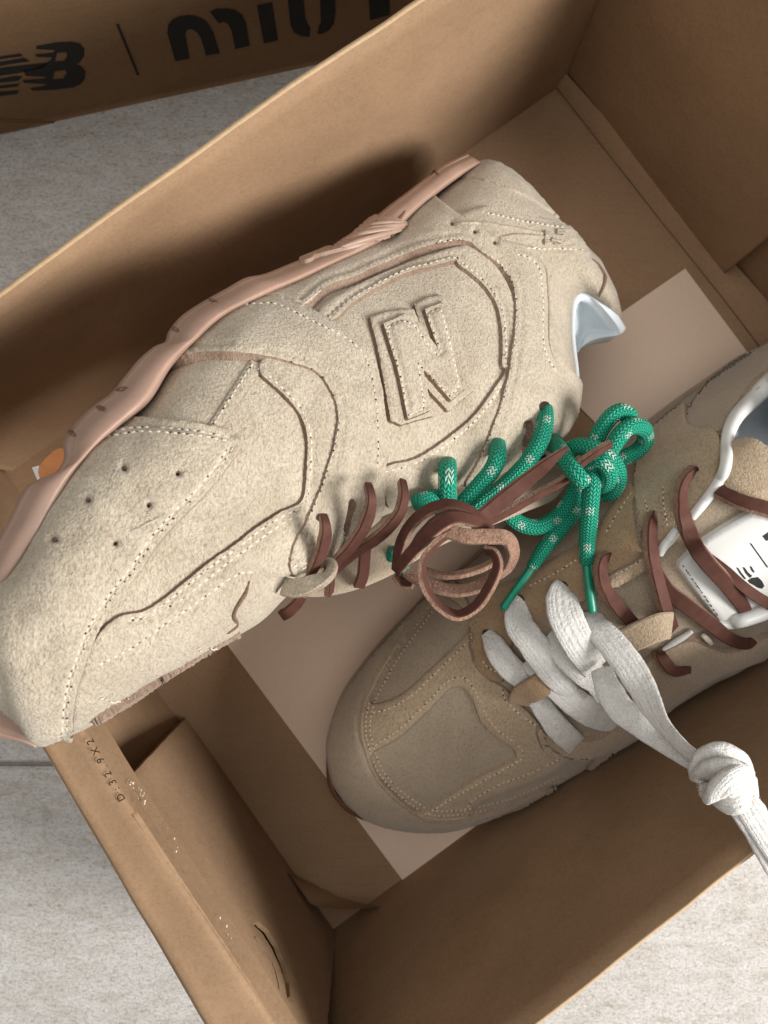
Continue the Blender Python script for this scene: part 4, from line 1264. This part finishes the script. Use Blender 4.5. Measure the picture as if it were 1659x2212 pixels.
# bow knot
green(R2((470, 470, .096), (500, 410, .101), (560, 378, .106), (640, 392, .109), (710, 432, .110), (770, 490, .108), (790, 570, .104), (755, 640, .099), (690, 655, .094), (640, 610, .090)), ph=.3)
green(R2((600, 560, .098), (590, 500, .104), (640, 460, .110), (700, 470, .112), (738, 530, .110), (720, 595, .105), (670, 610, .100)), ph=.9)
green(R2((640, 480, .101), (640, 400, .103), (680, 300, .105), (740, 215, .106), (800, 178, .105), (850, 200, .103), (846, 260, .100), (800, 330, .098), (740, 400, .099), (700, 480, .100)), ph=1.7)
green(R2((700, 470, .104), (745, 400, .107), (800, 310, .109), (865, 262, .108), (930, 275, .104), (948, 340, .099), (900, 405, .096), (820, 450, .096), (740, 500, .097)), ph=2.6)
# two tails with film tips
t1 = R2((640, 520, .106), (632, 640, .107), (622, 760, .105), (610, 900, .102), (606, 1000, .1015), (605, 1055, .1005))
tail = green(t1, rad=[.0029, .0031, .0030, .0031, .0028, .0024], ph=.1)
cord('aglet', to_world(R2((604, 1045, .1000), (612, 1130, .1010), (626, 1240, .1015), (640, 1342, .1010)), n=24), [.0016, .00165, .0016, .0016], AGLET, tail, k=14, flat=.8)
t2 = R2((600, 600, .099), (570, 690, .097), (500, 800, .095), (410, 910, .094), (340, 1000, .093), (285, 1085, .092))
tail2 = green(t2, rad=[.0027, .0028, .0028, .0029, .0027, .0021], ph=.6)
cord('aglet', to_world(R2((292, 1075, .0920), (240, 1150, .0915), (175, 1240, .0905), (118, 1322, .0895)), n=24), [.0015, .00155, .0015, .0015], AGLET, tail2, k=14, flat=.8)

# ================================================================== the other sneaker, standing in the box
shoe2 = thing('sneaker', 'tan suede sneaker standing on its sole in the box, laced with flat white cotton', 'sneaker', U(1150, 1500, FZ))
# toe to heel: left edge, right edge, sole top, ridge height
S2 = [((728, 1712), (748, 1740), .024, .030), ((716, 1690), (775, 1760), .024, .040), ((708, 1655), (805, 1777), .024, .050), ((704, 1610), (850, 1789), .024, .057),
      ((714, 1565), (905, 1795), .024, .062), ((738, 1505), (970, 1792), .024, .065), ((772, 1455), (1040, 1774), .024, .067), ((815, 1402), (1110, 1744), .025, .069),
      ((870, 1343), (1190, 1705), .025, .072), ((940, 1280), (1270, 1660), .026, .077), ((1010, 1222), (1345, 1612), .027, .083), ((1080, 1160), (1415, 1560), .028, .090),
      ((1150, 1100), (1480, 1516), .029, .096), ((1215, 1050), (1545, 1478), .030, .101), ((1285, 1005), (1610, 1448), .031, .105), ((1360, 955), (1668, 1402), .032, .108),
      ((1425, 903), (1725, 1345), .033, .110), ((1500, 846), (1790, 1275), .034, .112), ((1590, 785), (1855, 1195), .035, .112), ((1665, 738), (1893, 1120), .036, .112),
      ((1722, 735), (1915, 1030), .036, .110), ((1765, 775), (1905, 950), .036, .104), ((1790, 820), (1880, 900), .036, .094)]
A2 = np.array([list(s[0]) + list(s[1]) + list(s[2:]) for s in S2], float)
R2ROWS = resample(catmull(A2, 12 * len(A2)), 170)
pit = np.array(sm(R2((1480, 205), (1450, 320), (1452, 375), (1560, 362), (1640, 405), (1720, 470), (1830, 520), (1920, 450), (1935, 320), (1890, 170), (1820, 50), (1730, -20), (1640, 20), (1560, 95))))
_c0, _d0, _a0 = U(C_[0], C_[1], FZ), U(D_[0], D_[1], FZ), U(A[0], A[1], FZ)
def within_box(v, gap=.003):
    """keep a point of the standing shoe clear of the two walls beside it"""
    v = Vector(v)
    for p, q in ((_c0, _d0), (_d0, _a0)):
        t = (q - p).normalized(); n = Vector((t.y, -t.x, 0))
        d = (v - p).dot(n) + gap
        if d > 0: v -= n * d
    return v
def shoe2_body(opened=True):
    ul = (1 - np.cos(np.linspace(0, math.pi, NU + 1))) / 2
    vs, fs, mi = [], [], []
    n = len(R2ROWS)
    px = []
    for r in range(n):
        L, R, z0, z1 = R2ROWS[r, 0:2], R2ROWS[r, 2:4], R2ROWS[r, 4], R2ROWS[r, 5]
        for u in ul:
            p = L + (R - L) * u
            z = z0 + (z1 - z0) * max(0, 1 - abs(2 * u - 1) ** 2.6) ** (1 / 2.2)
            px.append((p[0], p[1], z))
    px = np.array(px)
    ins = inside(px[:, :2], pit)
    dp = dist(px[:, :2], np.vstack([pit, pit[:1]]))
    if opened: px[:, 2] = np.where(ins, np.maximum(.034, px[:, 2] - .045 * np.clip(dp / 90, 0, 1) ** .7), px[:, 2])
    vs = [within_box(U(*p), .002) for p in px]
    # skirt down to the sole
    m = NU + 1
    for r in range(n - 1):
        for k in range(NU):
            a = r * m + k
            f = (a, a + m, a + m + 1, a + 1)
            fs.append(f if True else f); mi.append(1 if ins[a] and ins[a + m + 1] else 0)
    for e in (0, NU):
        b0 = len(vs)
        for r in range(n):
            v = vs[r * m + e]; vs.append(Vector((v.x, v.y, .012)))
        for r in range(n - 1):
            fs.append((r * m + e, (r + 1) * m + e, b0 + r + 1, b0 + r)); mi.append(0)
    return vs, fs, mi
v2_, f2_, m2_ = shoe2_body()
body2 = bvh_of(v2_, f2_)
mesh_obj('upper', v2_, f2_, [SUEDE_SMOOTH, GREYLINING], shoe2, True, m2_)
B2 = [body2]
LAST2 = [bvh_of(*shoe2_body(False)[:2])]
# sole of the standing shoe: dark gum, a little wider than the upper at the toe
outl = [tuple(r[0:2]) for r in R2ROWS[::3]] + [tuple(r[2:4]) for r in R2ROWS[::-3]]
def sole2():
    ring = resample(np.array(outl), step=10, closed=True)
    # clockwise or not, push outwards
    c = ring.mean(0); n = len(ring)
    t = np.roll(ring, -1, 0) - np.roll(ring, 1, 0); t /= np.linalg.norm(t, axis=1)[:, None] + 1e-9
    nn = np.stack([t[:, 1], -t[:, 0]], 1)
    if ((ring - c) * nn).sum() < 0: nn = -nn
    vs, fs = [], []
    lev = [(.0052, -22), (.0052, -12), (.010, -8), (.018, -6), (.0235, -6), (.0248, -8), (.0250, -18)]
    for (z, o) in lev:
        for i, p in enumerate(ring):
            k_ = (CAMZ - .024) / (CAMZ - z)          # straight sides in the world, not in the view
            w = U(p[0], p[1], .024); g_ = math.exp(-((p[0] - 735) ** 2 + (p[1] - 1725) ** 2) / 90.0 ** 2) * 20
            d = Vector((nn[i][0], -nn[i][1], 0)) * (o + g_) * .0002
            vs.append(within_box(Vector((w.x, w.y, z)) + d))
    for l in range(len(lev) - 1):
        for i in range(n): fs.append((l * n + i, l * n + (i + 1) % n, (l + 1) * n + (i + 1) % n, (l + 1) * n + i))
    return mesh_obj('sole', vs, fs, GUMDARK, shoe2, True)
sole2()
# overlays
plate = Q4((338, 728), (480, 632), (620, 505), (720, 400), (770, 382), (812, 400), (845, 450), (890, 560), (960, 630), (1030, 680), (1060, 715), (1040, 755), (900, 820), (730, 925), (600, 1008), (550, 1005), (470, 940), (380, 850))
lwin = Q4((335, 468), (420, 465), (520, 410), (640, 300), (760, 190), (832, 105), (825, 20), (700, -60), (600, 20), (480, 190), (390, 340))
rwin = Q4((815, 1022), (870, 965), (980, 910), (1120, 860), (1250, 800), (1330, 740), (1450, 735), (1400, 800), (1280, 870), (1180, 905), (1000, 985), (880, 1020))
ov_out = Q4((850, 60), (855, 240), (905, 330), (1000, 390), (1060, 450), (1180, 575), (1200, 650), (1300, 710), (1480, 715), (1560, 705), (1420, 815), (1290, 905), (1120, 985), (900, 1045), (700, 1060), (520, 1035), (380, 950), (290, 830), (245, 700), (250, 560), (290, 430), (380, 240), (500, 70), (620, -70), (760, -130))
o_ov, b_ov = panel('toe_overlay', ov_out, B2, 0.0018, [SUEDE_TAN, RAWLIGHT], shoe2, holes=[plate, lwin, rwin], step=5, edge=6, guess=.06)
fox_in = Q4((640, -60), (560, 50), (470, 170), (400, 280), (345, 380), (305, 470), (288, 560), (290, 640), (318, 740), (350, 820), (410, 900), (490, 970), (570, 1025), (640, 1052), (760, 1052), (900, 1030), (1050, 990), (1200, 925), (1290, 880), (1312, 890))
fox_out = [(1195, 1700), (1120, 1735), (1040, 1768), (970, 1787), (905, 1789), (850, 1782), (805, 1768), (778, 1750), (752, 1722), (734, 1690), (722, 1655), (718, 1610), (727, 1567), (750, 1510), (782, 1460), (824, 1408), (878, 1349), (920, 1305)]
o_fx, b_fx = panel('mudguard', fox_in + fox_out, B2, 0.0028, [SUEDE_SMOOTH, RAWLIGHT], shoe2, step=5, edge=7, guess=.05)
e1 = [(1017, 1365), (1035, 1310), (1080, 1272), (1139, 1245), (1246, 1185), (1290, 1155), (1325, 1100), (1365, 1050), (1378, 1110), (1386, 1180), (1394, 1226), (1319, 1265), (1250, 1300), (1180, 1330), (1130, 1360), (1102, 1400), (1098, 1448), (1085, 1468), (1060, 1464), (1035, 1444), (1021, 1415)]
o_e1, b_e1 = panel('eyestay', e1, [body2, b_ov], 0.0026, [SUEDE_DARK, RAWLIGHT], shoe2, guess=.08, edge=6)
e1b = R2((985, 300), (910, 450), (888, 620), (884, 760), (905, 900), (925, 1020), (742, 1130), (748, 1188), (945, 1084), (1035, 1000), (1100, 915), (1230, 770), (1330, 645), (1385, 520), (1392, 390), (1350, 300), (1240, 290), (1195, 240), (1185, 150), (1120, 180))
o_e1b, b_e1b = panel('eyestay', e1b, [body2, b_e1], 0.0024, [SUEDE_TAN, RAWLIGHT], shoe2, guess=.1, edge=6)
e2 = [(1163, 1570), (1166, 1598), (1180, 1620), (1210, 1631), (1265, 1632), (1330, 1614), (1395, 1575), (1440, 1530), (1500, 1484), (1570, 1446), (1660, 1412), (1660, 1368), (1580, 1402), (1530, 1392), (1483, 1378), (1414, 1412), (1381, 1440), (1350, 1520), (1300, 1585), (1240, 1592), (1190, 1566)]
o_e2, b_e2 = panel('eyestay', e2, [body2, b_ov], 0.0026, [SUEDE_TAN, RAWLIGHT], shoe2, guess=.08, edge=6)
coll = R2((1190, 250), (1215, 140), (1300, 20), (1400, -70), (1560, -160), (1700, -120), (1560, 20), (1450, 180), (1395, 290), (1260, 292))
o_cp, b_cp = panel('ankle_panel', coll, LAST2, 0.0012, [SUEDE_SMOOTH, RAWLIGHT], shoe2, guess=.11, edge=8)
tong = R2((1438, 392), (1470, 372), (1560, 355), (1645, 398), (1730, 465), (1700, 640), (1560, 700), (1400, 610), (1400, 540))
o_tp, b_tp = panel('tongue_pad', tong, LAST2, 0.0042, [SUEDE_TAN, SUEDE_TAN], shoe2, guess=.11, edge=24, slope=0, skirt=.004)
ALL2 = [body2, b_ov, b_fx, b_e1, b_e1b, b_e2, b_cp, b_tp]
lab = T2((970, 590), (1200, 440), (1480, 278), (1700, 330), (2100, 600), (2200, 1000), (1800, 1180), (1640, 1255), (1420, 1300), (1172, 1312), (960, 1045), (788, 808), (800, 765), (880, 680), (930, 620))
o_lb, b_lb = panel('tongue_label', lab, [body2], 0.0028, [VINYL, VINYL], shoe2, corner=True, guess=.105, edge=4, ragged=.1, step=6)
ALL2.append(b_lb)
def lbl(x, y):
    q, nn = cast([b_lb], x, y, .11); return q + Vector((0, 0, .0002))
bars = [T2((1352, 826), (1366, 824), (1405, 880), (1445, 930), (1432, 940), (1390, 890)), T2((1412, 822), (1430, 822), (1465, 870), (1505, 905), (1480, 925), (1440, 880)),
        T2((1482, 812), (1496, 812), (1528, 865), (1518, 876), (1495, 850)), T2((1462, 950), (1500, 925), (1560, 916), (1600, 955), (1622, 1002), (1600, 1030), (1560, 1022), (1510, 990), (1480, 975)),
        T2((1605, 520), (1680, 470), (1690, 555), (1640, 566))]
print_mesh('printed_logo', [(b, []) for b in bars], lbl, o_lb)
print_mesh('printed_bar', [(T2((1482, 590), (1494, 588), (1660, 820), (1648, 826)), [])], lbl, o_lb)
stitching([straight(T2((825, 790), (960, 985), (1060, 1120), (1180, 1300)), 4)], ALL2, o_lb, BLACK, pitch=11, ln=7, wd=2, guess=.1)
# thread of the standing shoe
fxs = smooth(fox_in)
stitching([straight(offset(fxs, -8), 4), straight(offset(fxs, -18), 4)], ALL2, o_fx, THREAD2, pitch=10, ln=7, wd=3)
pls, lws, rws = smooth(plate, closed=True), smooth(lwin, closed=True), smooth(rwin, closed=True)
stitching([smooth(Q4((325, 700), (470, 605), (610, 470), (715, 362), (770, 342), (815, 352), (860, 420), (905, 520), (970, 605), (1050, 665), (1095, 715), (1080, 760), (920, 848), (760, 940), (610, 1030))),
           smooth(Q4((335, 518), (430, 495), (540, 430), (660, 315), (780, 200), (850, 130))),
           smooth(Q4((800, 1020), (850, 955), (980, 880), (1130, 825), (1305, 742)))], ALL2, o_ov, THREAD2, pitch=11, ln=7.5, wd=3)
stitching([smooth(Q4((890, 255), (930, 300), (985, 320), (995, 370), (1000, 440), (1050, 500), (1110, 550), (1160, 578), (1215, 605)))], ALL2, o_e1, THREAD, pitch=11, ln=7.5, wd=3.2)
stitching([smooth(R2((930, 650), (950, 720), (975, 800), (1000, 860))), smooth(R2((715, 885), (770, 790), (840, 680), (870, 640))), smooth(R2((730, 1130), (800, 1112), (870, 1075), (930, 1035))), smooth(R2((1050, 600), (1052, 720), (1075, 850)))], ALL2, o_e1b, THREAD2, pitch=11, ln=7.5, wd=3)
stitching([smooth(R2((265, 1192), (360, 1150), (450, 1100), (550, 1035)))], ALL2, o_e1, THREAD2, pitch=11, ln=7.5, wd=3)
cord('piping', to_world([(p[0], p[1], .0001) for p in fox_in[2:-4]], ALL2, n=160, default=.05, soft=4), .0005, SUEDE_TAN, shoe2, k=8)
# white collar binding and torn lower binding
cord('collar_binding', to_world([(p[0], p[1], .002) for p in R2((1760, -60), (1659, 20), (1570, 110), (1480, 200), (1430, 300), (1418, 400), (1412, 500), (1370, 590), (1290, 700), (1215, 790))], ALL2, n=110, default=.11, soft=10), [.0032, .0032, .0028, .0023, .0020, .0019, .0018, .0016], VINYL, shoe2, k=16)
cord('collar_binding', to_world([(p[0], p[1], .002) for p in R2((1130, 860), (1090, 920), (1055, 960), (1030, 1010))], ALL2, n=40, default=.1), [.0014, .0017, .0016, .0012], VINYL, shoe2, k=12)
cord('collar_binding', to_world([(p[0], p[1], .0026) for p in T2((1100, 1370), (1200, 1372), (1400, 1330), (1659, 1240), (1800, 1190))], ALL2, n=60, default=.1), [.0014, .0026, .0029, .0029], VINYL, shoe2, k=14)
cord('collar_binding', to_world([(p[0], p[1], .002) for p in T2((640, 1620), (760, 1545), (850, 1490), (920, 1440))], ALL2, n=40, default=.1), [.0006, .0011, .0012, .0008], VINYL, shoe2, k=10)
cord('collar_binding', to_world([(p[0], p[1], .0024) for p in T2((1030, 1475), (1065, 1510), (1110, 1560))], ALL2, n=20, default=.1), [.0009, .0012, .0008], TORN, shoe2, k=10)

# brown leather lace crossing the throat
def leather2(pts, width, tilt, thick=.0025):
    P = to_world(pts, ALL2, n=30 + 20 * len(pts), default=.1, soft=40)
    return ribbon('leather_lace', P, width, thick, tilt, LACE, shoe2, crisp=True, rough=0.06)
leather2(R2((1370, 640, .003), (1500, 700, .006), (1659, 745, .007), (1800, 790, .006)), [.0046, .0050], [25, 25])
leather2(T2((1005, 640, .001), (1120, 745, .003), (1235, 840, .004), (1390, 985, .006), (1520, 1085, .007), (1659, 1170, .007), (1850, 1270, .004)), [.0020, .0034, .0036, .0038], [-15, -15])
leather2(R2((1225, 515, .000), (1180, 560, .0045), (1150, 650, .006), (1165, 780, .0065), (1220, 930, .0065), (1300, 1050, .006), (1410, 1170, .005), (1500, 1290, .002), (1520, 1330, -.001)), [.0030, .0050, .0052, .0052, .0046], [35, 30, -25, -30, -20])
leather2(R2((1000, 1090, .0015), (1080, 1220, .002), (1180, 1300, .004), (1320, 1405, .006), (1430, 1495, .006), (1530, 1530, .004), (1565, 1505, .0)), [.0040, .0054, .0050, .0040], [-20, -25, 10])
leather2(R2((990, 785, .0), (980, 825, .004), (978, 920, .005), (990, 1040, .006), (1020, 1170, .006), (1055, 1300, .005), (1100, 1440, .001)), [.0040, .0046, .0046, .0050], [25, 20, 15])
leather2(R2((730, 1015, -.001), (695, 1040, .004), (690, 1130, .006), (730, 1240, .006), (810, 1340, .005), (900, 1430, .002)), [.0034, .0046, .0050, .0040], [30, 25, -20])
leather2(R3((1110, 450, .001), (1150, 510, .004), (1195, 555, .004), (1265, 545, .0)), [.0040, .0042, .0030], [10, 0])
for pts in (R2((965, 778), (990, 772), (1012, 782), (1000, 796), (970, 796)), R2((690, 1010), (712, 1002), (740, 1015), (738, 1040), (722, 1030))):
    q = [cast(ALL2, *p) for p in pts]
    mesh_obj('eyelet_shade', [p + n * .0004 for p, n in q], [tuple(range(len(q)))], HOLE, shoe2)  # flat dark patch painting the shade where the lace enters
eyelets(R3((436, 200), (650, 132)) + Q4((918, 122)), ALL2, shoe2, 11, 9, .6)
eyelets(R2((1228, 512)), ALL2, shoe2, 12, 7, .2)
# suede keeper with the brown lace through it
K = T2((150, 1600, .006), (300, 1530, .009), (430, 1470, .0105), (560, 1415, .0105), (660, 1385, .0095), (712, 1385, .0080))
ribbon('lace_keeper', to_world([(p[0], p[1], p[2]) for p in K], LAST2, n=60, default=.1, soft=10), [.0092, .0092, .0092, .0092], .0018, [0, 0], [SUEDE_TAN, RAWLIGHT], shoe2, crisp=True)

# flat white cotton lace
def white(pts, width, tilt=(0, 0), thick=.0015, puff=0.0, n=None):
    P = to_world([(p[0], p[1], p[2] + .0022) for p in pts], B2, n=n or 24 + 12 * len(pts), default=.075, soft=14)
    width = [w_ * 1.22 for w_ in width]
    return ribbon('cotton_lace', P, width, thick, tilt, [COTTON], shoe2, rough=0.10, puff=puff)
white(Q4((912, 118, .001), (925, 135, .002), (945, 165, .003), (985, 235, .0042), (1040, 300, .0042), (1095, 345, .003), (1170, 450, .002), (1215, 520, .003), (1285, 610, .0042), (1345, 665, .003), (1372, 690, -.001)), [.0036, .0066, .0074, .0076, .0074, .0070, .0066, .0066, .0070, .0076, .0076, .0072])
white(R3((470, 500, .002), (560, 585, .0045), (660, 670, .006), (760, 745, .0065), (850, 800, .006), (910, 815, .003)), [.0050, .0070, .0084, .0088, .0060], [10, 0, -10])
white(R3((434, 195, .001), (426, 225, .0035), (430, 320, .007), (490, 410, .0085), (560, 510, .0085), (620, 590, .0075), (690, 665, .0055)), [.0040, .0080, .0086, .0086, .0086, .0082, .0074, .0050], [0, 0, -10])
white(R3((570, 385, .004), (640, 450, .007), (740, 545, .0085), (830, 610, .009), (870, 680, .009)), [.0060, .0086, .0088, .0080], [-10, 0])
white(R3((648, 128, .001), (640, 160, .004), (655, 270, .009), (700, 370, .0105), (750, 460, .0105), (810, 540, .008)), [.0050, .0094, .0100, .0098, .0096, .0092, .0088, .0080], [0, 0])
KP = Q4((1075, 470, .0035), (1095, 435, .0060), (1150, 403, .0078), (1205, 370, .0068), (1240, 352, .003))
ribbon('lace_keeper', to_world([(p[0], p[1], p[2] + .002) for p in KP], LAST2, n=50, default=.08, soft=10), [.0084, .0088, .0086], .0016, [0, 0], [SUEDE_DARK, RAWLIGHT], shoe2, crisp=True)
# the two long ends that gather into the knot and leave over the box wall
def wend(pts, width, tilt, thick=.0020):
    return ribbon('cotton_lace', to_world(pts, n=110), width, thick, tilt, [COTTON], shoe2, rough=.12, puff=.1)
wend(R3((785, 270, .094), (815, 330, .1000), (880, 410, .1040), (960, 510, .1075), (1030, 620, .111), (1080, 720, .115), (1140, 820, .120), (1220, 910, .127), (1300, 980, .133), (1380, 1030, .138)), [.0080, .0098, .0104, .0098, .0080, .0056, .0044, .0046], [5, 0, 0, -25, -50, -40, -10])
wend(R3((835, 545, .1010), (870, 640, .1060), (930, 740, .1095), (1010, 810, .1130), (1090, 880, .1170), (1180, 945, .1230), (1260, 995, .1290), (1340, 1040, .134)), [.0070, .0094, .0092, .0076, .0056, .0046, .0046], [-20, 0, 0, 20, 30, 10])
# knot
def turn(pts, width, thick, tilt):
    kc = R3((1430, 1078))[0]
    pts = [(kc[0] + (p[0] - kc[0]) * .86, kc[1] + (p[1] - kc[1]) * .86, p[2] if p[2] < .145 else p[2] - .002) for p in pts]
    width = [w * .84 for w in width]; thick = thick * .62
    return ribbon('lace_knot', to_world(pts, n=80), width, thick, tilt, [COTTON], shoe2, rough=.14, puff=.25)
turn(R3((1290, 1080, .136), (1300, 1020, .142), (1350, 965, .147), (1420, 945, .149), (1500, 975, .148), (1550, 1040, .145), (1560, 1110, .140)), [.0056, .0078, .0086, .0084, .0060], .0050, [40, 10, 0, -10, -40])
turn(R3((1290, 1060, .138), (1340, 1050, .147), (1420, 1040, .152), (1500, 1060, .153), (1570, 1130, .150), (1590, 1180, .144)), [.0060, .0090, .0096, .0088, .0060], .0054, [20, 0, 0, -20])
turn(R3((1580, 1090, .141), (1560, 1060, .150), (1500, 1090, .1555), (1430, 1150, .1555), (1380, 1180, .150), (1340, 1150, .142)), [.0060, .0088, .0098, .0090, .0060], .0056, [-30, 0, 10, 30])
turn(R3((1400, 1200, .142), (1460, 1230, .149), (1530, 1215, .151), (1590, 1160, .148), (1600, 1110, .142)), [.0050, .0074, .0080, .0060], .0050, [20, 10, -10, -30])
def lint():
    vs, fs = [], []
    c = R3((1430, 1078))[0]
    for _ in range(420):
        if random.random() < .5:
            t = random.random(); bx, by, bz = c[0] + 60 * t + random.gauss(0, 12), c[1] + 70 * t + random.gauss(0, 10), .1475
        else:
            a = random.uniform(0, 6.28); bx, by, bz = c[0] + 50 * math.cos(a), c[1] + 46 * math.sin(a), .146
        p = U(bx, by, bz + random.uniform(-.003, .003))
        d = Vector((random.gauss(0, 1), random.gauss(0, 1), random.gauss(0, .6))).normalized()
        e = d.cross(Vector((0, 0, 1))).normalized() * .00007
        m = p + d * random.uniform(.0006, .0013); q = m + (d + Vector((random.gauss(0, .6), random.gauss(0, .6), 0))).normalized() * .0008
        k = len(vs); vs += [p - e, p + e, m + e, m - e, q]
        fs += [(k, k + 1, k + 2, k + 3), (k + 3, k + 2, k + 4)]
    mesh_obj('loose_fibres', vs, fs, COTTON, shoe2, True, kind='stuff')
lint()
wend(R3((1500, 1150, .147), (1560, 1220, .1475), (1610, 1300, .1465), (1660, 1380, .1455), (1720, 1470, .1440), (1800, 1580, .1405)), [.0070, .0080, .0078, .0076, .0076], [0, -8, 5], .0024)
wend(R3((1480, 1190, .1455), (1540, 1270, .1455), (1590, 1340, .1440), (1640, 1430, .1430), (1700, 1530, .1415), (1780, 1640, .138)), [.0054, .0064, .0064, .0064], [10, 0], .0024)
